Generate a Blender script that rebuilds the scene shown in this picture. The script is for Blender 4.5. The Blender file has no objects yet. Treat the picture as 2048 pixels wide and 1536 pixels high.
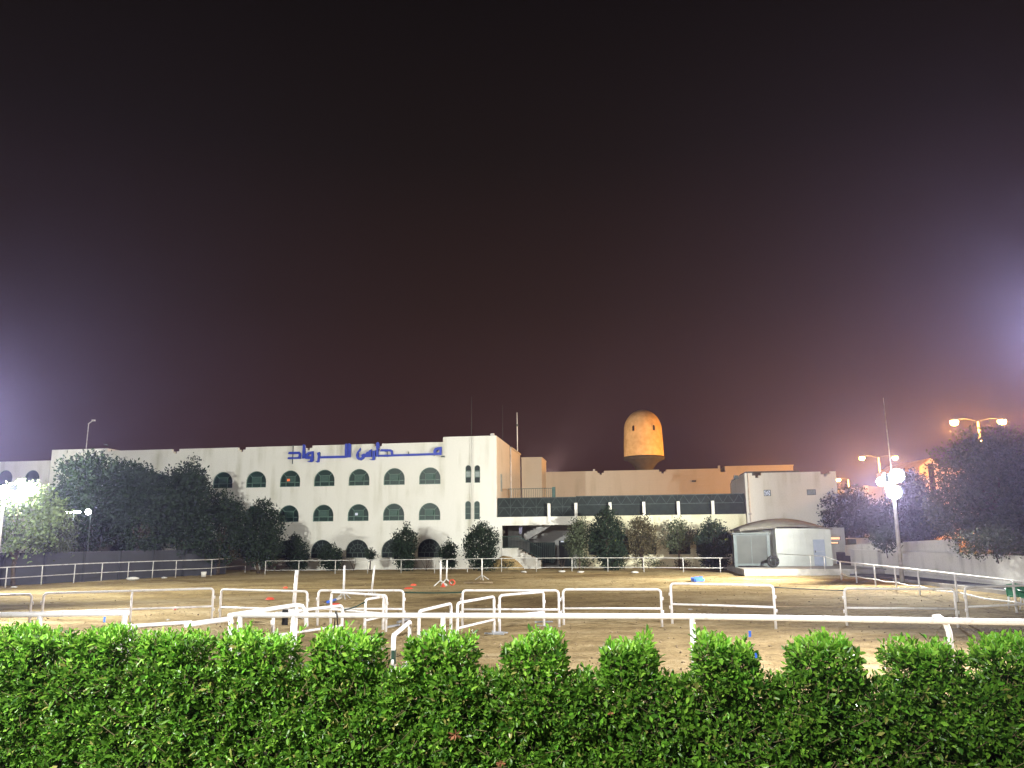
import bpy, math, random
import numpy as np
from mathutils import Vector, Matrix, noise
from mathutils.geometry import tessellate_polygon
random.seed(7)
RNG = np.random.default_rng(11)
S = bpy.context.scene
COL = S.collection

# ------------------------------------------------------------------ camera
FPX, EYE, ROLL, TILT = 1590.0, 2.76, 0.010, math.atan(304 / 1590.0)
_r0, _u0, _f0 = Vector((1, 0, 0)), Vector((0, -math.sin(TILT), math.cos(TILT))), Vector((0, math.cos(TILT), math.sin(TILT)))
CR = (_r0 * math.cos(ROLL) - _u0 * math.sin(ROLL)).normalized()
CU = (_u0 * math.cos(ROLL) + _r0 * math.sin(ROLL)).normalized()
cd = bpy.data.cameras.new('camera'); cam = bpy.data.objects.new('camera', cd); COL.objects.link(cam)
cam.matrix_world = Matrix(((CR.x, CU.x, -_f0.x, 0), (CR.y, CU.y, -_f0.y, 0), (CR.z, CU.z, -_f0.z, EYE), (0, 0, 0, 1)))
cd.sensor_width = 36; cd.lens = FPX / 2048 * 36; cd.clip_start = 0.05; cd.clip_end = 3000
S.camera = cam

# ------------------------------------------------------------------ night sky
W = bpy.data.worlds.new('World'); S.world = W; W.use_nodes = True
nt = W.node_tree; nt.nodes.clear()
wo = nt.nodes.new('ShaderNodeOutputWorld'); bg = nt.nodes.new('ShaderNodeBackground')
tc = nt.nodes.new('ShaderNodeTexCoord'); sp = nt.nodes.new('ShaderNodeSeparateXYZ')
cr = nt.nodes.new('ShaderNodeValToRGB')
nt.links.new(tc.outputs['Generated'], sp.inputs[0]); nt.links.new(sp.outputs['Z'], cr.inputs[0])
nt.links.new(cr.outputs[0], bg.inputs[0]); nt.links.new(bg.outputs[0], wo.inputs[0])
e = cr.color_ramp.elements
e[0].position = 0.0; e[0].color = (.052, .023, .018, 1)
e[1].position = 1.0; e[1].color = (.0025, .0020, .0016, 1)
for p, c in ((.12, (.042, .019, .0165)), (.28, (.022, .0110, .0075)), (.45, (.0095, .0060, .0040)), (.62, (.0045, .0032, .0024))):
    x = cr.color_ramp.elements.new(p); x.color = c + (1,)
bg.inputs[1].default_value = 1.0
S.view_settings.view_transform = 'Standard'; S.view_settings.look = 'None'
S.view_settings.exposure = 0.0; S.view_settings.gamma = 1.0; S.view_settings.use_curve_mapping = False
S.cycles.use_denoising = True; S.cycles.denoiser = 'OPENIMAGEDENOISE'
S.cycles.max_bounces = 5; S.cycles.diffuse_bounces = 3; S.cycles.glossy_bounces = 2; S.cycles.transmission_bounces = 3
S.cycles.transparent_max_bounces = 6; S.cycles.volume_bounces = 0; S.cycles.sample_clamp_indirect = 4.0
S.cycles.light_sampling_threshold = 0.002

# one weak sun: the last cool light of the night sky
sd = bpy.data.lights.new('night_sky_light', 'SUN'); sd.energy = 0.035; sd.angle = math.radians(10); sd.color = (.75, .82, 1)
so = bpy.data.objects.new('night_sky_light', sd); COL.objects.link(so)
so.rotation_euler = (math.radians(50), 0, math.radians(-25))

def lamp(name, loc, aim, power, color=(1, .96, .88), cone=None, radius=.18, parent=None):
    t = 'SPOT' if cone else 'POINT'
    d = bpy.data.lights.new(name, t); d.energy = power; d.color = color; d.shadow_soft_size = radius
    o = bpy.data.objects.new(name, d); COL.objects.link(o)
    if cone:
        d.spot_size = math.radians(cone); d.spot_blend = .9
    loc = Vector(loc)
    q = (Vector(aim) - loc).to_track_quat('-Z', 'Y') if aim is not None else Matrix.Identity(3).to_quaternion()
    m = Matrix.Translation(loc) @ q.to_matrix().to_4x4()
    if parent is not None:
        o.parent = parent; m = wm(parent).inverted() @ m
    o.matrix_basis = m
    return o

# lamp powers and colours (the lamps themselves are put up by their poles further down)
WHITE = (.98, .99, .91); SODIUM = (1.0, .42, .07)
P_RIGHT, P_NEAR_RIGHT, P_LEFT, P_NEAR_LEFT, P_BACK, P_BACK2 = 52000, 20000, 16000, 42000, 8200, 34000
P_STREET, P_TOWER = 13000, 25000
HAZE = 0.00055

# ------------------------------------------------------------------ helpers
def ray(px, py):
    return _f0 + CR * ((px - 1024) / FPX) + CU * ((768 - py) / FPX)
def at(px, py, Y):
    d = ray(px, py); return Vector((0, 0, EYE)) + d * (Y / d.y)
def G(px, py, z=0.0):
    d = ray(px, py); return Vector((0, 0, EYE)) + d * ((z - EYE) / d.z)
def wm(o):
    m = o.matrix_basis.copy()
    while o.parent is not None:
        o = o.parent; m = o.matrix_basis @ m
    return m
def tag(o, label=None, cat=None, group=None, kind=None):
    if label: o['label'] = label
    if cat: o['category'] = cat
    if group: o['group'] = group
    if kind: o['kind'] = kind
    return o
def thing(name, label, cat, loc=(0, 0, 0), rotz=0.0, group=None):
    o = bpy.data.objects.new(name, None); COL.objects.link(o)
    o.matrix_basis = Matrix.Translation(Vector(loc)) @ Matrix.Rotation(rotz, 4, 'Z')
    o.empty_display_size = .3
    return tag(o, label, cat, group)
def link(name, me, parent=None, m=None):
    o = bpy.data.objects.new(name, me); COL.objects.link(o)
    if parent is not None: o.parent = parent
    if m is not None: o.matrix_basis = m
    return o

class MB:
    """collects vertices and faces"""
    def __init__(s): s.v = []; s.f = []; s.m = []; s.smooth = []
    def add(s, vs, fs, mi=0, smooth=False):
        n = len(s.v); s.v += [tuple(v) for v in vs]
        for f in fs: s.f.append(tuple(i + n for i in f)); s.m.append(mi); s.smooth.append(smooth)
        return s
    def box(s, lo, hi, mi=0):
        x0, y0, z0 = lo; x1, y1, z1 = hi
        vs = [(x0, y0, z0), (x1, y0, z0), (x1, y1, z0), (x0, y1, z0), (x0, y0, z1), (x1, y0, z1), (x1, y1, z1), (x0, y1, z1)]
        return s.add(vs, [(0, 3, 2, 1), (4, 5, 6, 7), (0, 1, 5, 4), (1, 2, 6, 5), (2, 3, 7, 6), (3, 0, 4, 7)], mi)
    def bar(s, a, b, w, h=None, up=(0, 0, 1)):
        h = h or w; a = Vector(a); b = Vector(b); d = (b - a).normalized(); up = Vector(up)
        if abs(d.dot(up)) > .95: up = Vector((0, 1, 0))
        x = d.cross(up).normalized() * (w / 2); y = x.cross(d).normalized() * (h / 2)
        vs = [a - x - y, a + x - y, a + x + y, a - x + y, b - x - y, b + x - y, b + x + y, b - x + y]
        return s.add(vs, [(0, 3, 2, 1), (4, 5, 6, 7), (0, 1, 5, 4), (1, 2, 6, 5), (2, 3, 7, 6), (3, 0, 4, 7)])
    def tube(s, pts, r, n=10, caps=True):
        pts = [Vector(p) for p in pts]; rr = r if isinstance(r, (list, tuple)) else [r] * len(pts)
        prev = None; vs = []; fs = []
        for i, p in enumerate(pts):
            if i == 0: d = pts[1] - p
            elif i == len(pts) - 1: d = p - pts[i - 1]
            else: d = (pts[i + 1] - p).normalized() + (p - pts[i - 1]).normalized()
            d.normalize()
            if prev is None:
                x = d.orthogonal().normalized()
            else:
                x = (prev - d * prev.dot(d)).normalized()
            prev = x; y = d.cross(x)
            for k in range(n):
                a = 2 * math.pi * k / n
                vs.append(p + (x * math.cos(a) + y * math.sin(a)) * rr[i])
        for i in range(len(pts) - 1):
            for k in range(n):
                fs.append((i * n + k, i * n + (k + 1) % n, (i + 1) * n + (k + 1) % n, (i + 1) * n + k))
        s.add(vs, fs, 0, True)
        if caps:
            m = len(s.v) - len(vs)
            s.f.append(tuple(m + k for k in range(n))[::-1]); s.m.append(0); s.smooth.append(False)
            s.f.append(tuple(m + (len(pts) - 1) * n + k for k in range(n))); s.m.append(0); s.smooth.append(False)
        return s
    def lathe(s, prof, c=(0, 0, 0), n=32):
        vs = []; fs = []
        for r, z in prof:
            for k in range(n):
                a = 2 * math.pi * k / n; vs.append((c[0] + r * math.cos(a), c[1] + r * math.sin(a), c[2] + z))
        for i in range(len(prof) - 1):
            for k in range(n):
                fs.append((i * n + k, i * n + (k + 1) % n, (i + 1) * n + (k + 1) % n, (i + 1) * n + k))
        return s.add(vs, fs, 0, True)
    def prism(s, outer, holes, v0, v1):
        """polygon in (u, z), with holes, between depths v0 (front) and v1"""
        loops = [list(outer)] + [list(h) for h in holes]
        tri = tessellate_polygon([[Vector((a, b, 0)) for a, b in l] for l in loops])
        flat = [p for l in loops for p in l]; n = len(flat)
        vs = [(a, v0, b) for a, b in flat] + [(a, v1, b) for a, b in flat]; fs = []
        for a, b, c in tri:
            A, B, C_ = flat[a], flat[b], flat[c]
            cr_ = (B[0] - A[0]) * (C_[1] - A[1]) - (B[1] - A[1]) * (C_[0] - A[0])
            if abs(cr_) < 1e-9: continue
            if cr_ < 0: b, c = c, b
            fs.append((a, b, c)); fs.append((a + n, c + n, b + n))
        k = 0
        for li, l in enumerate(loops):
            area = sum(l[i][0] * l[(i + 1) % len(l)][1] - l[(i + 1) % len(l)][0] * l[i][1] for i in range(len(l)))
            for i in range(len(l)):
                a, b = k + i, k + (i + 1) % len(l)
                q = (a, a + n, b + n, b)
                if (area > 0) == (li > 0): q = q[::-1]
                fs.append(q)
            k += len(l)
        return s.add(vs, fs)
    def mesh(s, name, mats, smooth=False, m=None):
        me = bpy.data.meshes.new(name)
        vs = s.v if m is None else [tuple(m @ Vector(v)) for v in s.v]
        me.from_pydata(vs, [], s.f)
        for mt in (mats if isinstance(mats, (list, tuple)) else [mats]): me.materials.append(mt)
        me.polygons.foreach_set('material_index', s.m)
        me.polygons.foreach_set('use_smooth', [bool(x) or smooth for x in s.smooth])
        me.update(); return me
    def build(s, name, mats, parent=None, world=False, smooth=False, at_=None):
        m = wm(parent).inverted() if (world and parent is not None) else None
        return link(name, s.mesh(name, mats, smooth, m), parent, Matrix.Translation(Vector(at_)) if at_ else None)

def np_mesh(name, V, F, mats, mi=None, smooth=False):
    """V (n,3), F (m,k) all faces with k corners"""
    me = bpy.data.meshes.new(name); k = F.shape[1]
    me.vertices.add(len(V)); me.vertices.foreach_set('co', V.astype(np.float32).ravel())
    me.loops.add(F.size); me.loops.foreach_set('vertex_index', F.astype(np.int32).ravel())
    me.polygons.add(len(F)); me.polygons.foreach_set('loop_start', np.arange(0, F.size, k, dtype=np.int32))
    for mt in mats: me.materials.append(mt)
    if mi is not None: me.polygons.foreach_set('material_index', mi.astype(np.int32))
    if smooth: me.polygons.foreach_set('use_smooth', np.ones(len(F), bool))
    me.update(calc_edges=True); me.validate(); return me

# ------------------------------------------------------------------ materials
def mat(name, col, col2=None, rough=.7, scale=4.0, bump=.0, bscale=40.0, metal=0.0, stretch=(1, 1, 1), spec=.35, detail=6, island=False, sub=0, coord='Object', lo=.35, hi=.65):
    m = bpy.data.materials.new(name); m.use_nodes = True; n = m.node_tree; b = n.nodes['Principled BSDF']
    b.inputs['Roughness'].default_value = rough; b.inputs['Metallic'].default_value = metal
    b.inputs['Specular IOR Level'].default_value = spec
    b.inputs['Base Color'].default_value = tuple(col) + (1,)
    tc = n.nodes.new('ShaderNodeTexCoord'); mp = n.nodes.new('ShaderNodeMapping'); mp.inputs['Scale'].default_value = stretch
    n.links.new(tc.outputs[coord], mp.inputs[0])
    if col2 is not None:
        r = n.nodes.new('ShaderNodeValToRGB'); r.color_ramp.elements[0].color = tuple(col) + (1,); r.color_ramp.elements[1].color = tuple(col2) + (1,)
        if island:
            g = n.nodes.new('ShaderNodeNewGeometry'); n.links.new(g.outputs['Random Per Island'], r.inputs[0])
            r.color_ramp.elements[0].position = 0; r.color_ramp.elements[1].position = 1
        else:
            t = n.nodes.new('ShaderNodeTexNoise'); t.inputs['Scale'].default_value = scale; t.inputs['Detail'].default_value = detail
            n.links.new(mp.outputs[0], t.inputs['Vector']); n.links.new(t.outputs[0], r.inputs[0])
            r.color_ramp.elements[0].position = lo; r.color_ramp.elements[1].position = hi
        n.links.new(r.outputs[0], b.inputs['Base Color'])
    if bump:
        t = n.nodes.new('ShaderNodeTexNoise'); t.inputs['Scale'].default_value = bscale; t.inputs['Detail'].default_value = 5
        n.links.new(mp.outputs[0], t.inputs['Vector'])
        bp = n.nodes.new('ShaderNodeBump'); bp.inputs['Strength'].default_value = bump; bp.inputs['Distance'].default_value = .02
        n.links.new(t.outputs[0], bp.inputs['Height']); n.links.new(bp.outputs[0], b.inputs['Normal'])
    return m
def emit(name, col, strength):
    m = bpy.data.materials.new(name); m.use_nodes = True; n = m.node_tree; n.nodes.clear()
    o = n.nodes.new('ShaderNodeOutputMaterial'); e_ = n.nodes.new('ShaderNodeEmission')
    e_.inputs[0].default_value = tuple(col) + (1,); e_.inputs[1].default_value = strength
    n.links.new(e_.outputs[0], o.inputs[0]); return m

def plaster(name, base, dirt, amount=.5, joints=0.0):
    """painted plaster: fine mottling, vertical run-off streaks, faint board joints"""
    m = bpy.data.materials.new(name); m.use_nodes = True; n = m.node_tree; b = n.nodes['Principled BSDF']
    b.inputs['Roughness'].default_value = .85; b.inputs['Specular IOR Level'].default_value = .2
    tc = n.nodes.new('ShaderNodeTexCoord')
    def tex(scale, st, det=5):
        mp = n.nodes.new('ShaderNodeMapping'); mp.inputs['Scale'].default_value = st
        t = n.nodes.new('ShaderNodeTexNoise'); t.inputs['Scale'].default_value = scale; t.inputs['Detail'].default_value = det
        n.links.new(tc.outputs['Object'], mp.inputs[0]); n.links.new(mp.outputs[0], t.inputs['Vector']); return t
    s1 = tex(1.1, (1, 1, .12)); s2 = tex(.35, (1, 1, 1)); s3 = tex(9, (1, 1, 1))
    def ramp(src, a, c):
        r = n.nodes.new('ShaderNodeMapRange'); r.inputs[1].default_value = a; r.inputs[2].default_value = c
        n.links.new(src, r.inputs[0]); return r.outputs[0]
    mul = n.nodes.new('ShaderNodeMath'); mul.operation = 'MULTIPLY'
    n.links.new(ramp(s1.outputs[0], .48, .72), mul.inputs[0]); n.links.new(ramp(s2.outputs[0], .4, .62), mul.inputs[1])
    ad = n.nodes.new('ShaderNodeMath'); ad.operation = 'MULTIPLY_ADD'; ad.inputs[1].default_value = .18
    n.links.new(ramp(s3.outputs[0], .45, .7), ad.inputs[0]); n.links.new(mul.outputs[0], ad.inputs[2])
    am = n.nodes.new('ShaderNodeMath'); am.operation = 'MULTIPLY'; am.inputs[1].default_value = amount; am.use_clamp = True
    n.links.new(ad.outputs[0], am.inputs[0])
    mx = n.nodes.new('ShaderNodeMix'); mx.data_type = 'RGBA'
    mx.inputs[6].default_value = tuple(base) + (1,); mx.inputs[7].default_value = tuple(dirt) + (1,)
    n.links.new(am.outputs[0], mx.inputs[0])
    out = mx.outputs[2]
    if joints:
        w = n.nodes.new('ShaderNodeTexWave'); w.bands_direction = 'Z'; w.inputs['Scale'].default_value = joints
        n.links.new(tc.outputs['Object'], w.inputs['Vector'])
        bp = n.nodes.new('ShaderNodeBump'); bp.inputs['Strength'].default_value = .25; bp.inputs['Distance'].default_value = .03
        n.links.new(ramp(w.outputs[0], 0, .06), bp.inputs['Height']); n.links.new(bp.outputs[0], b.inputs['Normal'])
    n.links.new(out, b.inputs['Base Color']); return m

M = {}
M['wall'] = plaster('white_plaster', (.74, .72, .66), (.38, .36, .25), .6, 0)
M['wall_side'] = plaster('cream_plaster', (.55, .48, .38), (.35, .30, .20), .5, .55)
M['wall_wing'] = plaster('stained_plaster', (.70, .66, .48), (.34, .29, .15), 1.0, 0)
M['wall_grey'] = plaster('grey_render', (.46, .46, .45), (.2, .2, .2), .7)
M['wall_dark'] = plaster('dark_render', (.036, .038, .045), (.018, .02, .024), .7)
M['terrace_wall'] = plaster('weathered_garden_wall', (.72, .70, .65), (.30, .29, .26), .9)
M['glass'] = mat('green_glass', (.009, .030, .023), (.014, .042, .032), rough=.4, scale=1.5, spec=.25)
M['glass_dark'] = mat('dark_glass', (.006, .013, .012), (.011, .02, .018), rough=.4, scale=1.5, spec=.15)
M['frame'] = mat('window_frame', (.085, .15, .12), (.115, .19, .155), rough=.5, scale=3)
M['frame_dark'] = mat('window_frame_dark', (.06, .09, .08), (.08, .11, .10), rough=.5, scale=3)
M['ac'] = mat('air_conditioner', (.03, .075, .058), (.045, .095, .075), rough=.5, scale=8)
M['blind'] = mat('window_blind', (.3, .34, .33), (.2, .25, .24), rough=.7, scale=3)
M['net'] = mat('shade_net', (.016, .022, .021), (.024, .032, .030), rough=.9, scale=2.5, bump=.2, bscale=60)
M['steel_dark'] = mat('dark_steel', (.05, .065, .065), (.075, .09, .09), rough=.5, scale=5)
M['white_paint'] = mat('white_paint', (.82, .80, .78), (.46, .40, .33), rough=.45, scale=6, lo=.52, hi=.86, bump=.05, bscale=20)
M['white_thick'] = mat('white_pipe_paint', (.84, .84, .83), (.5, .46, .40), rough=.4, scale=7, lo=.55, hi=.88, bump=.05, bscale=12)
M['grey_paint'] = mat('greyish_pipe_paint', (.56, .55, .53), (.36, .34, .31), rough=.5, scale=4)
M['blue'] = mat('blue_letter_paint', (.018, .04, .36), (.028, .055, .42), rough=.5, scale=2)
M['green'] = mat('green_plastic', (.03, .26, .10), (.04, .3, .12), rough=.45, scale=4)
M['green_rope'] = mat('dark_green_rope', (.015, .045, .03), (.02, .06, .04), rough=.8, scale=20)
M['green_rail'] = mat('green_railing_paint', (.035, .07, .06), (.05, .095, .08), rough=.5, scale=5)
M['orange'] = mat('orange_plastic', (.72, .10, .05), (.6, .08, .04), rough=.5, scale=6)
M['bluebox'] = mat('blue_plastic', (.05, .14, .62), (.06, .18, .7), rough=.4, scale=4)
M['black'] = mat('black_fabric', (.012, .012, .016), (.02, .02, .025), rough=.9, scale=10)
M['tan'] = mat('sandstone_render', (.62, .46, .28), (.48, .34, .19), rough=.9, scale=1.4, bump=.15, bscale=5)
M['concrete'] = mat('concrete', (.34, .32, .29), (.22, .21, .19), rough=.9, scale=1.5, bump=.2, bscale=15)
M['concrete_dark'] = mat('dark_concrete', (.10, .10, .115), (.06, .06, .07), rough=.9, scale=1.5, bump=.2, bscale=15)
M['cabin'] = mat('cabin_sheet', (.54, .56, .53), (.46, .48, .45), rough=.6, scale=1.2)
M['roofing'] = mat('cabin_roofing', (.18, .165, .135), (.12, .11, .09), rough=.85, scale=2.5, bump=.2, bscale=12)
M['door'] = mat('pale_blue_door', (.33, .37, .47), (.28, .33, .42), rough=.5, scale=2)
M['tower_stem'] = mat('tower_stem_concrete', (.05, .05, .055), (.035, .035, .04), rough=.9, scale=1.5)
M['booth'] = mat('grey_booth_panel', (.042, .045, .04), (.03, .033, .03), rough=.6, scale=1.5)
M['trunk'] = mat('tree_bark', (.09, .065, .045), (.04, .03, .022), rough=.95, scale=8, bump=.5, bscale=20)
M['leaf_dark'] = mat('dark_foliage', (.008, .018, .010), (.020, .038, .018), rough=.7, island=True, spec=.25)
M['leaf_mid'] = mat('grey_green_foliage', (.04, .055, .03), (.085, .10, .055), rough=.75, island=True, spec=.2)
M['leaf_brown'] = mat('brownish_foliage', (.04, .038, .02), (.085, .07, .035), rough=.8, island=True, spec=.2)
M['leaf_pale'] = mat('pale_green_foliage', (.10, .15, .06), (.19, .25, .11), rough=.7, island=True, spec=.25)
M['debris'] = mat('dirty_white_scrap', (.6, .58, .54), (.45, .43, .4), rough=.8, scale=10)
M['ball'] = mat('white_ball', (.75, .7, .68), (.8, .2, .15), rough=.5, scale=9, lo=.49, hi=.51)
M['wood'] = mat('old_timber', (.32, .24, .14), (.2, .15, .09), rough=.85, scale=6)
M['cloth'] = mat('lilac_cloth', (.42, .42, .58), (.34, .34, .5), rough=.9, scale=6)
M['metal'] = mat('galvanised_steel', (.42, .44, .46), (.33, .35, .37), rough=.4, metal=.3, scale=6)
M['tyre'] = mat('black_rubber', (.012, .012, .013), (.02, .02, .02), rough=.9, scale=9)
M['lamp_white'] = emit('lamp_white_light', (.95, .97, 1), 60)
M['lamp_small'] = emit('lamp_small_light', (.9, .95, 1), 6)
M['lamp_sodium'] = emit('lamp_sodium_light', (1, .5, .12), 60)
M['lit_room'] = emit('lit_room', (1, .55, .28), 1.6)
M['lit_orange'] = emit('lit_orange', (1, .22, .07), 1.0)
M['lit_white'] = emit('lit_white', (.8, .85, .95), .8)
M['lit_yellow'] = emit('lit_yellow_green', (.62, .72, .14), .55)

def leaf_material(name, c1, c2, trans=.25, rough=.38):
    m = bpy.data.materials.new(name); m.use_nodes = True; n = m.node_tree; b = n.nodes['Principled BSDF']
    out = n.nodes['Material Output']
    g = n.nodes.new('ShaderNodeNewGeometry'); r = n.nodes.new('ShaderNodeValToRGB'); oi = n.nodes.new('ShaderNodeObjectInfo')
    ad = n.nodes.new('ShaderNodeMath'); ad.operation = 'ADD'; fr = n.nodes.new('ShaderNodeMath'); fr.operation = 'FRACT'
    n.links.new(g.outputs['Random Per Island'], ad.inputs[0]); n.links.new(oi.outputs['Random'], ad.inputs[1]); n.links.new(ad.outputs[0], fr.inputs[0])
    n.links.new(fr.outputs[0], r.inputs[0])
    r.color_ramp.elements[0].color = tuple(c1) + (1,); r.color_ramp.elements[1].color = tuple(c2) + (1,)
    n.links.new(r.outputs[0], b.inputs['Base Color']); b.inputs['Roughness'].default_value = rough
    b.inputs['Specular IOR Level'].default_value = .45
    t = n.nodes.new('ShaderNodeBsdfTranslucent'); n.links.new(r.outputs[0], t.inputs[0])
    mx = n.nodes.new('ShaderNodeMixShader'); mx.inputs[0].default_value = trans
    n.links.new(b.outputs[0], mx.inputs[1]); n.links.new(t.outputs[0], mx.inputs[2]); n.links.new(mx.outputs[0], out.inputs[0])
    return m
M['h_old'] = leaf_material('hedge_leaf', (.030, .105, .010), (.125, .265, .024))
M['h_young_lit'] = leaf_material('hedge_young_lit_leaf', (.13, .40, .03), (.32, .56, .07), .38)  # young growth, with extra brightness in the colour so the tops look lit
M['h_yellow'] = leaf_material('hedge_yellow_leaf', (.22, .26, .05), (.34, .32, .10))
M['h_dry'] = mat('dry_leaf', (.30, .13, .06), (.2, .08, .04), rough=.8, island=True)
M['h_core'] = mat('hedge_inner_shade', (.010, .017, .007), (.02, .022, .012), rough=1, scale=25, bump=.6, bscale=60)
M['twig'] = mat('hedge_twig', (.22, .18, .09), (.12, .09, .05), rough=.9, island=True)

def sand_material():
    m = bpy.data.materials.new('arena_sand'); m.use_nodes = True; n = m.node_tree; b = n.nodes['Principled BSDF']
    b.inputs['Roughness'].default_value = .95; b.inputs['Specular IOR Level'].default_value = .1
    tc = n.nodes.new('ShaderNodeTexCoord')
    def tex(scale, st, det=6, rough=.6, dist=0):
        mp = n.nodes.new('ShaderNodeMapping'); mp.inputs['Scale'].default_value = st
        t = n.nodes.new('ShaderNodeTexNoise'); t.inputs['Scale'].default_value = scale; t.inputs['Detail'].default_value = det
        t.inputs['Roughness'].default_value = rough; t.inputs['Distortion'].default_value = dist
        n.links.new(tc.outputs['Object'], mp.inputs[0]); n.links.new(mp.outputs[0], t.inputs['Vector']); return t.outputs[0]
    big = tex(.16, (.5, 1, 1), 7, .66, .9); mid = tex(.8, (.7, 1, 1), 7, .75); fine = tex(5, (1, 1, 1), 6, .75)
    def ma(op, a, b_):
        x = n.nodes.new('ShaderNodeMath'); x.operation = op
        for i, q in enumerate((a, b_)):
            if isinstance(q, (int, float)): x.inputs[i].default_value = q
            else: n.links.new(q, x.inputs[i])
        return x.outputs[0]
    s = ma('ADD', ma('MULTIPLY', big, .46), ma('ADD', ma('MULTIPLY', mid, .30), ma('MULTIPLY', fine, .24)))
    r = n.nodes.new('ShaderNodeValToRGB'); n.links.new(s, r.inputs[0])
    E = r.color_ramp.elements; E[0].position = .40; E[0].color = (.13, .088, .038, 1); E[1].position = .61; E[1].color = (.48, .385, .22, 1)
    k = r.color_ramp.elements.new(.50); k.color = (.30, .222, .102, 1)
    n.links.new(r.outputs[0], b.inputs['Base Color'])
    f2n = tex(3.2, (1, 1, 1), 8, .7)
    vo = n.nodes.new('ShaderNodeTexVoronoi'); vo.feature = 'SMOOTH_F1'; vo.inputs['Scale'].default_value = 2.6; n.links.new(tc.outputs['Object'], vo.inputs['Vector'])
    f2 = ma('ADD', f2n, ma('MULTIPLY', vo.outputs['Distance'], .55))
    bp = n.nodes.new('ShaderNodeBump'); bp.inputs['Strength'].default_value = 1.0; bp.inputs['Distance'].default_value = .11
    n.links.new(f2, bp.inputs['Height']); n.links.new(bp.outputs[0], b.inputs['Normal']); return m
M['sand'] = sand_material()

# ------------------------------------------------------------------ ground
def axis(a, b, step, far_lo, far_hi):
    inner = np.arange(a, b + 1e-6, step)
    lo = np.array([far_lo, (far_lo + a) / 2, a - 6, a - 2.0]); hi = np.array([b + 2.0, b + 6, (far_hi + b) / 2, far_hi])
    return np.concatenate([lo, inner, hi])
xs = axis(-40, 30, .28, -200, 200); ys = axis(9, 66, .25, -50, 200)
X, Y = np.meshgrid(xs, ys); Z = np.zeros_like(X)
for i in range(X.shape[0]):
    for j in range(X.shape[1]):
        x, y = X[i, j], Y[i, j]
        if 9 < y < 66 and -40 < x < 30:
            w = min(1, (y - 9) / 3, (66 - y) / 3, (x + 40) / 3, (30 - x) / 3)
            Z[i, j] = w * (.022 * noise.noise(Vector((x * 3.1, y * 3.3, 9))) + .05 * noise.noise(Vector((x * .35, y * .5, 0))) + .035 * noise.noise(Vector((x * 1.3, y * 1.6, 5))))
V = np.stack([X.ravel(), Y.ravel(), Z.ravel()], 1); nx = len(xs)
ii, jj = np.meshgrid(np.arange(len(ys) - 1), np.arange(nx - 1), indexing='ij'); a = (ii * nx + jj).ravel()
ground = link('ground', np_mesh('ground', V, np.stack([a, a + 1, a + nx + 1, a + nx], 1), [M['sand']], smooth=True)); tag(ground, kind='structure')

b = MB().box((-14, -12, -.5), (16, 5.6, 1.10)); o = b.build('pavement', M['concrete']); tag(o, kind='structure')
b = MB().box((24.7, 12, -.4), (190, 180, 1.3)); o = b.build('terrace_ground', M['concrete_dark']); tag(o, kind='structure')
b = MB().box((21.75, 14, -.2), (21.95, 47, .17)); o = b.build('kerb', M['concrete']); tag(o, kind='structure')
b = MB().box((21.95, 14, -.2), (24.38, 60, .12)); o = b.build('path', M['concrete_dark']); tag(o, kind='structure')

hz = bpy.data.materials.new('night_haze'); hz.use_nodes = True; n = hz.node_tree
n.nodes.remove(n.nodes['Principled BSDF']); pv = n.nodes.new('ShaderNodeVolumePrincipled')
pv.inputs['Color'].default_value = (.58, .54, 1, 1); pv.inputs['Density'].default_value = HAZE; pv.inputs['Anisotropy'].default_value = .8
n.links.new(pv.outputs[0], n.nodes['Material Output'].inputs['Volume'])
o = MB().box((-203, -53, -2), (203, 203, 25.0)).build('haze', hz); tag(o, kind='stuff')

# ------------------------------------------------------------------ school buildings, in a frame of their own
SL = .14
BU = Vector((1, -SL, 0)).normalized(); BV = Vector((SL, 1, 0)).normalized()
C0 = at(994, 1130, 70); C0.z = 0
BROT = math.atan2(-SL, 1)
def onp(px, py, v=0.0):
    """pixel -> (u, z) on the wall plane that lies v metres behind the front"""
    d = ray(px, py); o_ = Vector((0, 0, EYE)); t = ((C0 + BV * v - o_).dot(BV)) / d.dot(BV)
    p = o_ + d * t; return (p - C0).dot(BU), p.z
def bw(u, v, z=0):
    return C0 + BU * u + BV * v + Vector((0, 0, z))
def bthing(name, label, cat, u, v, z=0, group=None):
    o = thing(name, label, cat, bw(u, v, z), BROT, group); return o

def arch(cu, z0, w, h, n=14):
    r = w / 2; zs = z0 + max(0.02, h - r)
    ry = min(r, h - .02)
    pts = [(cu - r, z0), (cu + r, z0)]
    for k in range(n + 1):
        a_ = math.pi * k / n; pts.append((cu + r * math.cos(a_), zs + ry * math.sin(a_)))
    return pts
def notched(u0, u1, z, notches, z_bottom, right_step=False):
    """wall outline with stepped notches cut in the parapet, counter-clockwise"""
    pts = [(u0, z_bottom), (u1, z_bottom), (u1, z)]
    for c in sorted(notches, reverse=True):
        pts += [(c + .38, z), (c + .38, z - .22), (c + .13, z - .22), (c + .13, z - .42), (c - .13, z - .42), (c - .13, z - .22), (c - .38, z - .22), (c - .38, z)]
    pts.append((u0, z)); return pts

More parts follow.
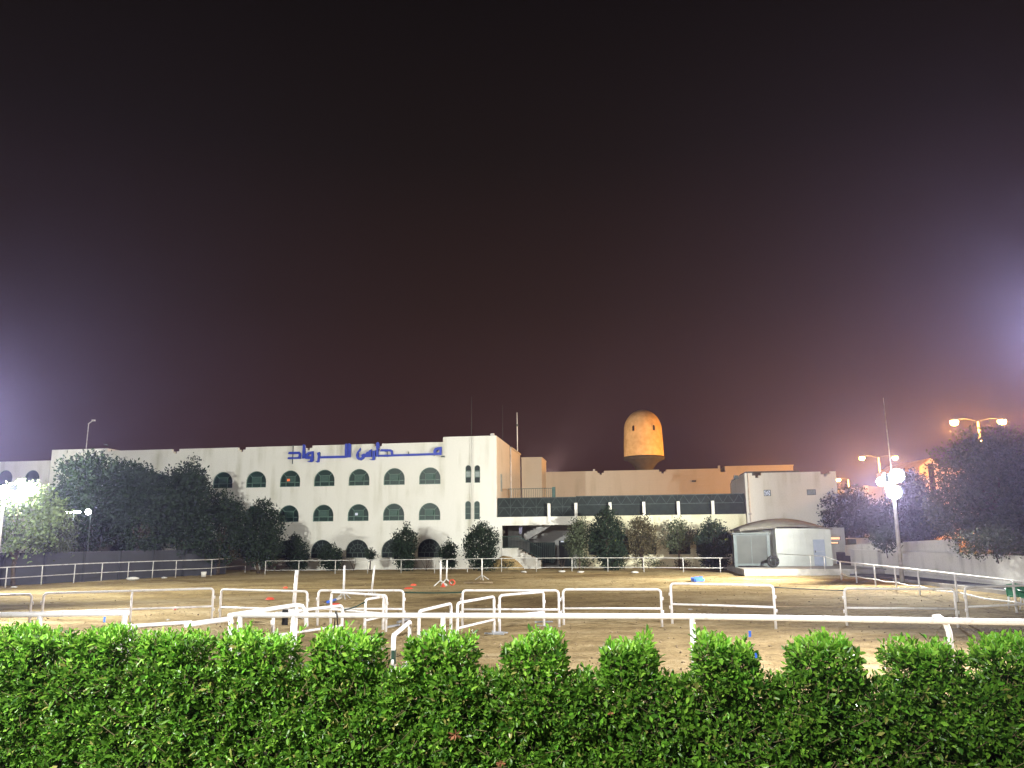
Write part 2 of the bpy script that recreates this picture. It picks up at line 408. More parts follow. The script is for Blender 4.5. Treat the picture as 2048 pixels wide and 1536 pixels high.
# -- prototype windows: frame mesh with a pane and an air conditioner
def ring(outer, inner, v0, v1):
    return MB().prism(outer, [inner], v0, v1)
def make_window_meshes(w, h, fm, name, fan=False):
    o_, i_ = arch(0, 0, w, h), arch(0, .05, w - .1, h - .1)
    f = ring(o_, i_, .10, .18)
    r = w / 2; zb = h * .27
    f.box((-r + .04, .12, zb - .03), (r - .04, .17, zb + .03))
    if not fan:
        for sx in (-1, 1):
            f.box((sx * .42 - .025, .121, .04), (sx * .42 + .025, .169, zb - .031))
            f.box((sx * .42 - .025, .121, zb + .031), (sx * .42 + .025, .169, h * .62))
            f.bar((sx * .42, .145, h * .62), (sx * (r * .72), .145, h * .62 + (r * .72 - .42) * 1.0), .045, .045)
        f.box((-.42, .122, h * .62), (.42, .168, h * .62 + .05))
    else:
        cz = zb + .03
        for k in range(1, 6):
            a_ = math.pi * k / 6
            f.bar((.35 * math.cos(a_) * .9, .145, cz + .35 * math.sin(a_)), ((r - .05) * math.cos(a_), .145, cz + min(h - cz - .05, (r - .05)) * math.sin(a_)), .03, .03)
        for rr in (.36, .7):
            P = [(rr * math.cos(math.pi * k / 10), .145, cz + rr * math.sin(math.pi * k / 10)) for k in range(11)]
            for p, q in zip(P, P[1:]): f.bar(p, q, .03, .03)
        for sx in (-.45, 0, .45): f.box((sx - .02, .121, .04), (sx + .02, .169, zb - .031))
    me_f = f.mesh(name, fm)
    p = MB().prism(arch(0, .01, w - .02, h - .02), [], .185, .20)
    ac = MB().box((-.36, .0, h * .30), (.36, .30, h * .59))
    for k in range(5): ac.box((-.32, -.012, h * .32 + k * h * .05), (.1, .0, h * .32 + k * h * .05 + .03))
    return me_f, p, ac
WIN1 = make_window_meshes(1.95, 1.50, M['frame'], 'window')
WIN3 = make_window_meshes(2.08, 1.60, M['frame_dark'], 'window', True)
me_pane1 = WIN1[1].mesh('pane', M['glass']); me_ac = WIN1[2].mesh('air_conditioner', M['ac'])
me_pane3 = WIN3[1].mesh('pane', M['glass_dark'])
def put_window(parent, mf, mp_, u, z, v=0, ac=False):
    w = link('window', mf, parent, Matrix.Translation((u, v, z)))
    link('pane', mp_, w)
    if ac: link('air_conditioner', me_ac, w)
    return w

# ---- main three-storey block
school = bthing('school_building', 'long white three-storey school with rows of green arched windows and a notched parapet', 'building', 0, 0)
uL, _ = onp(216, 905); uR, zpar = onp(886, 884)
row1 = [onp(p, q) for p, q in ((444.2, 977.9), (511.5, 975.9), (579.4, 973.8), (648.3, 972.6), (717.7, 970.8), (788, 969), (859.4, 967))]
row2 = [onp(p, q) for p, q in ((645.3, 1043.2), (715.2, 1042.4), (786.1, 1041), (858.3, 1039.9))]
row3 = [onp(p, q) for p, q in ((713.1, 1115.5), (856.9, 1115))]
bay = (row1[-1][0] - row1[0][0]) / 6
z1 = sum(r[1] for r in row1) / 7; z2 = sum(r[1] for r in row2) / 4; z3 = sum(r[1] for r in row3) / 2
us = [row1[-1][0] - bay * k for k in range(11)]
us = [u for u in us if u > uL + 1.3]
holes = [arch(u, z1, 1.95, 1.5) for u in us] + [arch(u, z2, 1.95, 1.5) for u in us] + [arch(u, z3, 2.08, 1.6) for u in us]
nots = [onp(351.5, 895)[0], onp(484, 895)[0], onp(617, 890)[0], onp(756, 885)[0]]
out = notched(uL, uR, zpar, nots, -.3)
MB().prism(out, holes, 0, .32).build('wall', M['wall'], school)
# parapet step next to the tower and at the left end
b = MB().box((uR - .45, -.003, zpar - .5), (uR - .22, .30, zpar - .24))
MB().box((uL, .4, zpar - 1.0), (uR, 11, zpar - .8)).build('roof', M['concrete'], school)
for r_, z_ in ((1, z1), (2, z2)):
    for k, u in enumerate(us):
        w = put_window(school, WIN1[0], me_pane1, u, z_, 0, True)
        if r_ == 1 and k == 4:
            MB().box((-.27, -.02, .52), (-.0, .08, .72)).build('lit_opening', M['lit_orange'], w)
        if r_ == 2 and k == 2:
            MB().box((-.27, -.02, .50), (-.02, .08, .72)).build('lit_opening', M['lit_white'], w)
for u in us: put_window(school, WIN3[0], me_pane3, u, z3)
# left end block, a little taller
uA, zA = onp(105, 901); uB, zB = onp(213, 897)
MB().prism([(uA, -.3), (uL - .01, -.3), (uL - .01, zB), (uA, zB)], [], -.06, 10.9).build('end_block', M['wall'], school)
# stair tower
uT0, zT = onp(886, 875); zT = onp(994, 871)[1]
hh = []
tw = [(onp(936.5, 965.5), 0.50, 1.55), (onp(954.5, 965.5), .50, 1.55), (onp(936, 1038.6), .50, 1.58), (onp(954, 1038.6), .50, 1.58)]
for (u, z), w, h in tw: hh.append(arch(u, z, w, h))
MB().prism([(uR, -.3), (0, -.3), (0, zT), (uR, zT)], hh, -.004, .3).build('tower_front', M['wall'], school)
for i, ((u, z), w, h) in enumerate(tw):
    fr = MB().prism(arch(0, 0, w, h), [arch(0, .03, w - .06, h - .06)], .02, .08)
    fr.box((-w / 2 + .03, .02, h * .3), (w / 2 - .03, .08, h * .3 + .04)); fr.box((-w / 2 + .03, .02, h * .66), (w / 2 - .03, .08, h * .66 + .04))
    w_ = fr.build('window', M['frame'], school, at_=(u, 0, z))
    MB().prism(arch(0, .01, w - .02, h - .02), [], .09, .11).build('pane', M['glass'] if i > 1 else M['glass_dark'], w_)
    if i < 2:
        MB().box((-w / 2 + .04, .081, h * .34), (w / 2 - .04, .088, h * .64)).build('blind', M['blind'], w_)
SD = 15.2
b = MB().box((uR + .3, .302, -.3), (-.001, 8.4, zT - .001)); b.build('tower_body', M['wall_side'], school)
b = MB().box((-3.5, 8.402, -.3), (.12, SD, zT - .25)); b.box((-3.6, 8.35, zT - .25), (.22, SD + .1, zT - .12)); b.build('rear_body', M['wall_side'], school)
b = MB()
for vv in (8.3,): b.tube([(.1, vv, 6.2), (.1, vv, zT - .1)], .05, 8)
b.build('downpipe', M['white_paint'], school)
b = MB()
for pp in (0,):
    u_, z_ = onp(943, 1000)
    b.tube([(u_, -.14, 1.0), (u_, -.14, zT - .05)], .018, 6)
    b.tube([(u_ + .15, -.14, 3.0), (u_ + .15, -.14, zT - .05)], .014, 6)
b.build('wall_cable', M['grey_paint'], school)
MB().box((.001, 2.3, 6.75), (.04, 3.1, 8.3)).build('side_window', M['blind'], school)

# ---- lower wing far left with bigger windows
lowL = bthing('side_building', 'lower cream building beyond the left trees with rounded windows', 'building', *[onp(0, 1130, 2)[0], 2])
u0 = onp(-140, 900, 2)[0]; u1 = onp(100, 920, 2)[0]; off = onp(0, 1130, 2)[0]
zl = onp(60, 922, 2)[1]
wl = [onp(8, 975, 2), onp(62, 975, 2)]
MB().prism([(u0 - off, -.3), (u1 - off, -.3), (u1 - off, zl), (u0 - off, zl)], [arch(u - off, z, 1.6, 1.7) for u, z in wl], 0, 8).build('wall', M['wall'], lowL)
for u, z in wl:
    w_ = ring(arch(0, 0, 1.6, 1.7), arch(0, .05, 1.5, 1.6), .05, .1).build('window', M['frame'], lowL, at_=(u - off, 0, z))
    MB().prism(arch(0, .01, 1.58, 1.68), [], .11, .13).build('pane', M['glass'], w_)

# ---- Arabic sign letters
sgn = bthing('school_sign', 'large blue Arabic letters fixed along the top of the white school wall', 'sign', onp(885, 905)[0], -.3, 0)
su = onp(885, 905)[0]
def letter(pts, holes, ox, oy, sc):
    conv = lambda P: [(lambda q: (q[0] - su, q[1]))(onp(ox + x / sc, oy + y / sc, -.3)) for x, y in P]
    b = MB().prism(conv(pts), [conv(h) for h in holes], -.0, .14); b.build('letter', M['blue'], sgn)
A_ = (565, 875, 12.05); B_ = (700, 875, 10.24)
letter([(150, 345), (400, 340), (435, 380), (435, 512), (120, 520), (125, 478), (365, 470), (385, 445), (385, 410), (370, 395), (130, 400)], [], *A_)
letter([(487, 155), (545, 180), (535, 500), (470, 505), (480, 330)], [], *A_)
letter([(545, 400), (620, 345), (740, 325), (740, 560), (700, 590), (620, 590), (590, 575), (655, 562), (670, 520), (545, 512)], [[(600, 450), (640, 400), (690, 395), (690, 450)]], *A_)
letter([(830, 372), (888, 345), (890, 452), (1498, 436), (1505, 160), (1535, 140), (1566, 150), (1566, 478), (1500, 490), (890, 502), (880, 590), (830, 602), (790, 578), (835, 560), (848, 450)], [], *A_)
letter([(1577, 150), (1605, 135), (1650, 165), (1637, 475), (1577, 478)], [], *A_)
letter([(210, 205), (218, 250), (175, 310), (165, 365), (190, 408), (228, 405), (240, 375), (218, 360), (288, 328), (300, 345), (352, 285), (365, 300), (385, 265), (437, 238), (440, 395), (300, 400), (270, 440), (225, 468), (170, 460), (130, 420), (122, 360), (140, 300), (180, 250)], [], *B_)
letter([(455, 280), (520, 260), (505, 450), (480, 465), (430, 462), (385, 448), (455, 442), (460, 330)], [], *B_)
letter([(535, 110), (565, 90), (600, 115), (600, 215), (580, 220), (580, 392), (530, 392)], [], *B_)
letter([(586, 352), (835, 350), (835, 300), (820, 285), (605, 285), (635, 238), (830, 240), (870, 265), (878, 345), (1705, 318), (1710, 260), (1740, 215), (1800, 200), (1875, 190), (1873, 355), (700, 392), (586, 392)], [[(1765, 305), (1765, 275), (1800, 250), (1828, 255), (1825, 305)]], *B_)
for px, ya, yb in ((586, 890, 928), (640, 905, 916), (690, 897, 912), (774, 898, 914), (868, 900, 912), (817, 903, 910)):
    (ua, za), (ub, zb_) = onp(px, ya, -.15), onp(px, yb, -.15)
    MB().box((ua - su - .02, .15, zb_), (ua - su + .02, .28, za)).build('sign_bracket', M['steel_dark'], sgn)

# ---- arcade wing to the right of the tower
wing = bthing('arcade_wing', 'two-storey wing with dark shade netting above a stained wall and open stair bay', 'building', 0, 0)
uW0, zNb = onp(996, 1034.6); uW1 = onp(1492, 1027)[0]
zNt = onp(1050, 995)[1]; zNt2 = onp(1300, 989.5)[1]
zNb = .5 * (onp(1050, 1034)[1] + onp(1300, 1030)[1])
zBm = onp(1060, 1050.5)[1]
uS = onp(1152, 1050)[0]
wins = [(1177, 1215), (1221, 1259), (1271, 1312), (1338, 1381), (1393, 1432), (1437, 1468)]
WH = []
zw0 = onp(1300, 1109)[1]; zw1 = onp(1300, 1066)[1]
for a_, c_ in wins:
    ua, ub = onp(a_, 1100)[0], onp(c_, 1100)[0]
    WH.append(((ua + ub) / 2, ub - ua))
MB().prism([(uS, -.3), (uW1, -.3), (uW1, zNb), (uS, zNb)], [arch(u, zw0, w, zw1 - zw0) for u, w in WH], 0, .3).build('wall', M['wall_wing'], wing)
MB().prism([(.002, zBm), (uS - .002, zBm), (uS - .002, zNb), (.002, zNb)], [], -.02, .3).build('beam', M['wall'], wing)
for u, w in WH:
    h = zw1 - zw0
    f = ring(arch(0, 0, w, h), arch(0, .05, w - .1, h - .1), .10, .18)
    f.box((-w / 2 + .04, .11, h * .58), (w / 2 - .04, .17, h * .58 + .06)); f.box((-.03, .12, .04), (.03, .16, h * .58))
    w_ = f.build('window', M['frame_dark'], wing, at_=(u, 0, zw0))
    MB().prism([(-w / 2 + .01, .01), (w / 2 - .01, .01), (w / 2 - .01, h * .58), (-w / 2 + .01, h * .58)], [], .185, .2).build('pane', M['glass_dark'], w_)
    up = [q for q in arch(0, .01, w - .02, h - .02) if q[1] > h * .6]
    MB().prism([(-w / 2 + .02, h * .59), (w / 2 - .02, h * .59)] + up, [], .19, .2).build('upper_pane', M['glass_dark'], w_)
    for k in range(3):
        b = MB(); x_ = random.uniform(-w / 2 + .15, w / 2 - .4); b.box((x_, .172, h * .63), (x_ + random.uniform(.12, .3), .183, h * .63 + random.uniform(.06, .2)))
        b.build('light_strip', M['lit_yellow'], w_)
# netting, one panel a bay, with the pipe truss that carries it
pil = [onp(p, 1020)[0] for p in (1098, 1152, 1220.5, 1288, 1357, 1426)]
edges = [.05] + pil + [uW1 - .02]
for k in range(len(edges) - 1):
    a_, c_ = edges[k] + (.0 if k == 0 else .005), edges[k + 1] - .005
    top = zNt if k < 2 else zNt2
    b = MB().box((a_, .22, zNb + .01), (c_, .26, top)); b.build('shade_net', M['net'], wing)
b = MB()
for k in range(len(edges) - 1):
    a_, c_ = edges[k], edges[k + 1]; top = (zNt if k < 2 else zNt2) - .04; zm = top - (.72 if k > 1 else (top - zNb) / 2)
    n_ = max(2, round((c_ - a_) / (1.0 if k > 0 else 1.25))); st = (c_ - a_) / n_
    b.bar((a_, .19, zm), (c_, .19, zm), .035)
    b.bar((a_, .19, top), (c_, .19, top), .035)
    for i in range(n_):
        x0, x1 = a_ + i * st, a_ + (i + 1) * st
        zlo = zm if k > 1 else zNb + .1
        segs = [(zm, top)] if k > 1 else [(zm, top), (zNb + .05, zm)]
        for q0, q1 in segs:
            b.bar((x0, .185, q0), ((x0 + x1) / 2, .185, q1), .025); b.bar(((x0 + x1) / 2, .185, q1), (x1, .185, q0), .025)
        if k <= 1:
            b.bar((x1, .185, zNb + .03), (x1, .185, top), .025)
b.build('net_truss', M['steel_dark'], wing)
for i, u in enumerate(pil):
    zt_ = zNb + 1.12
    MB().box((u - .12, -.14, zBm + .2 if i < 2 else zNb - .02), (u + .12, .16, zt_)).build('pillar', M['wall'], wing)
MB().box((.0, .3, zNt - .25), (uW1, 19.8, zNt - .1)).build('roof', M['concrete'], wing)
MB().box((.3, 4.6, -.3), (uS + 1, 4.8, zNt - .3)).build('inner_wall', M['wall_grey'], wing)
MB().box((uS - .3, .31, -.3), (uS - .02, 4.6, zBm)).build('cross_wall', M['wall_grey'], wing)
MB().box((.01, -.01, -.3), (onp(1004, 1080)[0], .25, zBm - .002)).build('end_pier', M['wall'], wing)
# lower flight with its solid stepped side
s0, zs0 = onp(1037, 1096); s1, zs1 = onp(1082, 1120)
u_l = onp(1004, 1096)[0]
zg = zs1; nst = 7
pts = [(u_l, -.3), (s1, -.3), (s1, zg - .18)]
for k in range(nst):
    x_a = s1 - (s1 - s0) * k / nst; x_b = s1 - (s1 - s0) * (k + 1) / nst
    z_ = zg + (zs0 - zg) * k / nst
    pts += [(x_a, z_), (x_b, z_)]
pts += [(s0, zs0), (u_l, zs0)]
MB().prism(pts, [], -.06, 1.0).build('lower_stair', M['wall'], wing)
# upper flight
q = lambda px, py: onp(px, py, 1.3)
a0, b0 = q(1048, 1067), q(1079, 1050.5); c0_, d0 = q(1104, 1050.5), q(1055, 1080)
pts = [d0, (c0_[0], c0_[1]), b0]
for k in range(5):
    x_a = b0[0] + (a0[0] - b0[0]) * k / 5; x_b = b0[0] + (a0[0] - b0[0]) * (k + 1) / 5; z_ = b0[1] + (a0[1] - b0[1]) * (k + 1) / 5
    pts += [(x_a, z_), (x_b, z_)]
pts.append((a0[0], d0[1]))
MB().prism(pts, [], 1.3, 2.3).build('upper_stair', M['wall_grey'], wing)
# stair railing
b = MB(); r0 = onp(1005, 1073, 0)[1]
b.bar((u_l, .05, r0), (s0, .05, r0), .05); b.bar((s0, .05, r0), (s1 + .1, .05, zg + (r0 - zs0)), .05)
b.bar((u_l, .05, zs0 + .08), (s0, .05, zs0 + .08), .04); b.bar((s0, .05, zs0 + .1), (s1 + .1, .05, zg + .1), .04)
b.build('stair_rail', M['green_rail'], wing)
for k in range(26):
    x_ = u_l + (s1 - u_l) * (k + .5) / 26
    zb_ = zs0 if x_ < s0 else zs0 + (zg - zs0) * (x_ - s0) / (s1 - s0)
    MB().bar((0, 0, 0), (0, 0, r0 - zs0), .02).build('baluster', M['green_rail'], wing, at_=(x_, .05, zb_))
ga, gb = onp(1058, 1085, 2)[0], onp(1108, 1085, 2)[0]; gz0, gz1 = onp(1080, 1118, 2)[1], onp(1080, 1085, 2)[1]
MB().box((ga, 2.9, gz0 - .4), (gb, 2.95, gz1)).build('dark_opening', M['glass_dark'], wing)
for k in range(14):
    MB().box((0, 2.5, gz0 - .4), (.035, 2.54, gz1)).build('gate_bar', M['green_rail'], wing, at_=(ga + (gb - ga) * k / 13, 0, 0))
dv = 4.5; da, db = onp(1118, 1100, dv)[0], onp(1150, 1100, dv)[0]
MB().box((da, 4.5, 0), (db, 4.59, onp(1130, 1081, dv)[1])).build('doorway', M['glass_dark'], wing)
b = MB(); x_, z_ = onp(1126, 1083, dv); b.box((x_ - .2, 4.4, z_ - .06), (x_ + .1, 4.48, z_ + .06)); b.build('door_light', M['lit_white'], wing)
# hanging cloth in the stair bay
cu, cz = onp(1041, 1053, 1.1); b = MB()
n_ = 9
vs = []; fs = []
for i in range(n_):
    for j in range(6):
        vs.append((i / (n_ - 1) * .36 * (1 - .3 * j / 5), .04 * math.sin(i * 1.7 + j * .3), -j * .15))
for i in range(n_ - 1):
    for j in range(5): fs.append((i * 6 + j, (i + 1) * 6 + j, (i + 1) * 6 + j + 1, i * 6 + j + 1))
cl = thing('hanging_cloth', 'pale lilac cloth hanging in the open stair bay', 'cloth', bw(cu - .15, 1.15, cz + .1), BROT)
vs2 = [(x, y + .012, z) for x, y, z in vs]
MB().add(vs, fs, 0, True).add(vs2, [f[::-1] for f in fs], 0, True).build('cloth', M['cloth'], cl)

# green railing on the wing roof
rail = bthing('roof_railing', 'dark green barred railing on the wing roof beside the tower', 'railing', 0, 2.0, zNt - .1)
ra, rz = onp(1016, 978, 2.0); rb = onp(1104, 978, 2.0)[0]; rh = rz - (zNt - .1)
b = MB().bar((ra, 0, rh), (rb, 0, rh), .05); b.bar((ra, 0, .1), (rb, 0, .1), .05); b.build('rail', M['green_rail'], rail)
nb = 24; mb_ = MB().box((-.015, -.015, 0), (.015, .015, rh)).mesh('bar', M['green_rail'])
for k in range(nb + 1): link('bar', mb_, rail, Matrix.Translation((ra + (rb - ra) * k / nb, 0, 0)))
b = MB().box((rb + .02, -.12, 0), (rb + .30, .14, rh + .1)); b.build('end_post', M['green_rail'], rail)

# ---- block behind the tower, rear hall
blk = bthing('rear_stair_block', 'plain tan block with horizontal joints standing behind the white tower', 'building', onp(1043, 915, 15.4)[0], 15.4)
w_ = onp(1083, 915, 15.4)[0] - onp(1043, 915, 15.4)[0]; zt_ = onp(1063, 916, 15.4)[1]
MB().box((0, 0, 0), (w_, 5, zt_)).build('wall', M['wall_side'], blk)
b = MB()
for k in range(4): b.box((.03, -.02, zt_ - .55 - k * .62), (w_ - .03, -.002, zt_ - .50 - k * .62))
b.box((-.05, -.08, zt_), (w_ + .05, 5.05, zt_ + .08)); b.build('coping', M['wall_side'], blk)
hall = bthing('rear_hall', 'long tan hall with stepped notches in its roofline behind the netted wing', 'building', 0, 20)
h0, h1, h2 = onp(1086, 944, 20)[0], onp(1450, 940, 20)[0], onp(1586, 933, 20)[0]
zh = .5 * (onp(1150, 942.5, 20)[1] + onp(1400, 938, 20)[1]); zh2 = onp(1520, 933, 20)[1]
nn = [onp(1201, 943, 20)[0], onp(1325, 940, 20)[0]]
MB().prism(notched(h0, h1 - .5, zh, nn, 0), [], 0, 14).build('wall', M['wall_side'], hall)
MB().box((h1 - .5, .01, 0), (h1, 14, zh - .4)).build('notch_wall', M['wall_side'], hall)
MB().box((h1, 0, 0), (h2, 14, zh2)).build('end_wall', M['wall_side'], hall)
MB().box((h1 - .02, -.06, zh2), (h2 + .06, 14.1, zh2 + .12)).build('coping', M['wall_side'], hall)
for px_, py_ in ((1388, 962), (1132, 1000), (1088, 971)):
    u, z = onp(px_, py_, 19.9); MB().box((u - .22, -.2, z - .1), (u + .22, -.001, z + .08)).build('wall_vent', M['steel_dark'], hall)

# ---- right-hand block
rb_ = bthing('corner_block', 'plain white two-storey block with two small windows at the right end of the school', 'building', onp(1492, 1000)[0], -.05)
cu0 = onp(1492, 1000)[0]; cu1 = onp(1676, 1000)[0] - cu0; zc = .5 * (onp(1500, 946)[1] + onp(1665, 943)[1])
sm = []
for a_, c_, t_, bt in ((1527, 1542, 980, 992), (1613, 1632, 979, 990)):
    (ua, zt2), (ub, zb2) = onp(a_, t_), onp(c_, bt)
    sm.append((ua - cu0, ub - cu0, zb2, zt2))
nn = [onp(1513, 946)[0] - cu0, onp(1650, 944)[0] - cu0]
MB().prism(notched(0, cu1, zc, nn, -.3), [[(a_, z_), (c_, z_), (c_, t_), (a_, t_)] for a_, c_, z_, t_ in sm], 0, .3).build('wall', M['wall'], rb_)
MB().box((0, .302, -.3), (cu1, 9, zc - .6)).build('body', M['wall'], rb_)
MB().box((0, .303, zc - .6), (.25, 9, zc - .002)).build('side_parapet', M['wall'], rb_)
MB().box((cu1 - .25, .303, zc - .6), (cu1, 9, zc - .002)).build('side_parapet', M['wall'], rb_)
for i, (a_, c_, z_, t_) in enumerate(sm):
    w = MB().prism([(a_, z_), (c_, z_), (c_, t_), (a_, t_)], [[(a_ + .05, z_ + .05), (c_ - .05, z_ + .05), (c_ - .05, t_ - .05), (a_ + .05, t_ - .05)]], .03, .12).build('window', M['frame_dark'], rb_)
    MB().box((a_ + .05, .13, z_ + .05), (c_ - .05, .15, t_ - .05)).build('pane', M['lit_white'] if i == 0 else M['blind'], w)
    if i == 0:
        cx, cz_ = (a_ + c_) / 2, (z_ + t_) / 2; b = MB()
        P = [(cx + .17 * math.cos(k * math.pi / 8), .1, cz_ + .17 * math.sin(k * math.pi / 8)) for k in range(17)]
        b.tube(P, .025, 6, False)
        for k in range(4): b.bar((cx, .1, cz_), (cx + .16 * math.cos(k * 1.57 + .4), .1, cz_ + .16 * math.sin(k * 1.57 + .4)), .06, .02)
        b.build('exhaust_fan', M['glass'], w)
b = MB(); dp = onp(1498, 1000)[0] - cu0; b.tube([(dp, -.06, .6), (dp, -.06, zc)], .045, 8); b.box((dp - .1, -.15, onp(1500, 1030)[1]), (dp + .1, -.001, onp(1500, 1026)[1])); b.build('downpipe', M['grey_paint'], rb_)
MB().box((.4, 2, zc - .6), (cu1 - 2.5, 6, zc + .28)).build('roof_tank', M['steel_dark'], rb_)

# roof equipment on the left of the corner block
rt = bthing('roof_bracket', 'bent metal bracket on the wing roof against the corner block', 'bracket', onp(1474, 985, 1.5)[0], 1.5, zNt - .1)
b = MB(); b.tube([(-.5, 0, 0), (-.5, 0, 1.0), (-.35, 0, 1.3), (.1, 0, 1.55)], .035, 6); b.box((-.75, -.1, 0), (-.1, .1, .18)); b.build('arm', M['steel_dark'], rt)
MB().box((-.2, -.15, 1.45), (.2, .1, 1.75)).build('head', M['steel_dark'], rt)

# ---- cabin with curved roof, booth, platform, service building
plat = MB(); P0 = G(1492, 1149); P1 = G(1676, 1150)
plat.v = []; 
b = MB().box((onp(1484, 1148, -12)[0], -13.2, -.3), (onp(1700, 1148, -9)[0] + 1.2, -1.0, .42))
o = b.build('raised_platform', M['concrete']); o.matrix_basis = Matrix.Translation(C0) @ Matrix.Rotation(BROT, 4, 'Z'); tag(o, kind='structure')
CV = -8.0
ca, cb = onp(1553, 1100, CV)[0], onp(1664, 1100, CV)[0]; cz0 = .42; cz1 = onp(1600, 1057, CV)[1]; cl_ = onp(1486, 1060, CV)[0]
cab = bthing('portable_cabin', 'white metal cabin with a shallow curved roof and a pale blue door', 'cabin', ca, CV, cz0)
wd = cb - ca; hc = cz1 - cz0
b = MB().box((0, 0, 0), (wd, 5, hc)); b.build('wall', M['cabin'], cab)
rib = MB().box((-.02, -.02, 0), (.02, -.001, hc - .02)).mesh('panel_seam', M['cabin'])
for k in range(1, 9): link('panel_seam', rib, cab, Matrix.Translation((wd * k / 9, 0, 0)))
MB().box((cl_ - ca, 1.3, 0), (-.002, 5, hc - .05)).build('annex', M['cabin'], cab)
da_, db_ = onp(1627, 1100, CV)[0] - ca, onp(1650, 1100, CV)[0] - ca; dz_ = onp(1636, 1079, CV)[1] - cz0
dd = MB().box((da_, -.05, .02), (db_, -.022, dz_)).build('door', M['door'], cab)
MB().box((da_ + .08, -.09, .95), (da_ + .14, -.051, 1.1)).build('handle', M['steel_dark'], dd)
MB().box((da_ + .05, -.056, dz_ * .55), (db_ - .05, -.051, dz_ * .56)).build('door_seam', M['grey_paint'], dd)
x0 = cl_ - ca - .3; x1 = wd + .1; N = 26
def rz_(t): return hc + .02 + .75 * math.sin(math.pi * min(max(t, 0), 1)) ** .9
vs = []; fs = []
for k in range(N + 1):
    t = k / N; x = x0 + (x1 - x0) * t
    front = -.25 + (1.45 if x < -.1 else 0) * (1 if x < -.1 else 0)
    z = rz_(t) * 1.0; z_edge = hc + .0 + .22 * math.sin(math.pi * t)
    vs += [(x, -.3, z_edge), (x, 1.6, z), (x, 3.6, z), (x, 5.2, z_edge), (x, -.3, z_edge - .09), (x, 5.2, z_edge - .09)]
for k in range(N):
    a_ = k * 6; c_ = a_ + 6
    fs += [(a_, c_, c_ + 1, a_ + 1), (a_ + 1, c_ + 1, c_ + 2, a_ + 2), (a_ + 2, c_ + 2, c_ + 3, a_ + 3), (a_ + 4, c_ + 4, c_, a_), (a_ + 3, c_ + 3, c_ + 5, a_ + 5), (a_ + 5, c_ + 5, c_ + 4, a_ + 4)]
fs += [(0, 1, 2, 3, 5, 4), tuple(N * 6 + i for i in (4, 5, 3, 2, 1, 0))]
MB().add(vs, fs, 0, True).build('roof', M['roofing'], cab)
me_c = MB().tube([(0, -.34, -.02), (0, -.28, -.02)], .07, 8).mesh('roof_corrugation', M['roofing'])
for k in range(16):
    t = (k + .5) / 40; link('roof_corrugation', me_c, cab, Matrix.Translation((x0 + (x1 - x0) * t, 0, hc + .22 * math.sin(math.pi * t) - .09)))
BV_ = -9.5
ba, bb_ = onp(1468, 1100, BV_)[0], onp(1541, 1100, BV_)[0]; bz1 = onp(1500, 1068, BV_)[1]
boo = bthing('grey_booth', 'dark framed grey booth standing left of the white cabin', 'booth', ba, BV_, .42)
wb = bb_ - ba; hb = bz1 - .42
MB().box((.05, .05, .15), (wb - .05, 1.4, hb - .05)).build('wall', M['booth'], boo)
b = MB()
for x in (0, wb - .22): b.box((x, 0, 0), (x + .22, .2, hb))
b.box((.222, -.01, hb - .12), (wb - .222, .2, hb)); b.box((.222, -.01, .1), (wb - .222, .2, .25)); b.build('frame', M['steel_dark'], boo)
MB().box((wb * .48, .03, .25), (wb * .48 + .04, .049, hb - .12)).build('panel_seam', M['steel_dark'], boo)
MB().box((-.1, -.15, hb), (wb + .1, 1.6, hb + .08)).build('roof', M['steel_dark'], boo)
g = bw(onp(1546, 1120, -10.3)[0], -10.3, .42 + .42)
ty = thing('tyre', 'black tyre propped beside the grey booth', 'tyre', g, BROT)
P = [(.33 * math.cos(k * math.pi / 10), 0, .33 * math.sin(k * math.pi / 10)) for k in range(21)]
MB().tube(P, .1, 8, False).build('tread', M['tyre'], ty)
sv = bthing('service_building', 'low grey building with a lit window behind the cabin', 'building', onp(1660, 1100, -4)[0], -4)
sw = onp(1692, 1100, -4)[0] - onp(1660, 1100, -4)[0]; sz = onp(1680, 1055, -4)[1]
MB().box((-1.5, 0, -.2), (sw, 6, sz)).build('wall', M['wall_grey'], sv)
for t_, b_, w2 in ((1073, 1080, .42), (1083, 1088, .3)):
    u, z_ = onp(1669, t_, -4); uu = u - onp(1660, 1100, -4)[0]; z2_ = onp(1669, b_, -4)[1]
    ww = MB().prism([(uu - w2, z2_), (uu + w2, z2_), (uu + w2, z_), (uu - w2, z_)], [[(uu - w2 + .05, z2_ + .04), (uu + w2 - .05, z2_ + .04), (uu + w2 - .05, z_ - .04), (uu - w2 + .05, z_ - .04)]], -.06, -.002).build('window', M['steel_dark'], sv)
    MB().box((uu - w2 + .05, -.04, z2_ + .04), (uu + w2 - .05, -.03, z_ - .04)).build('pane', M['lit_room'], ww)

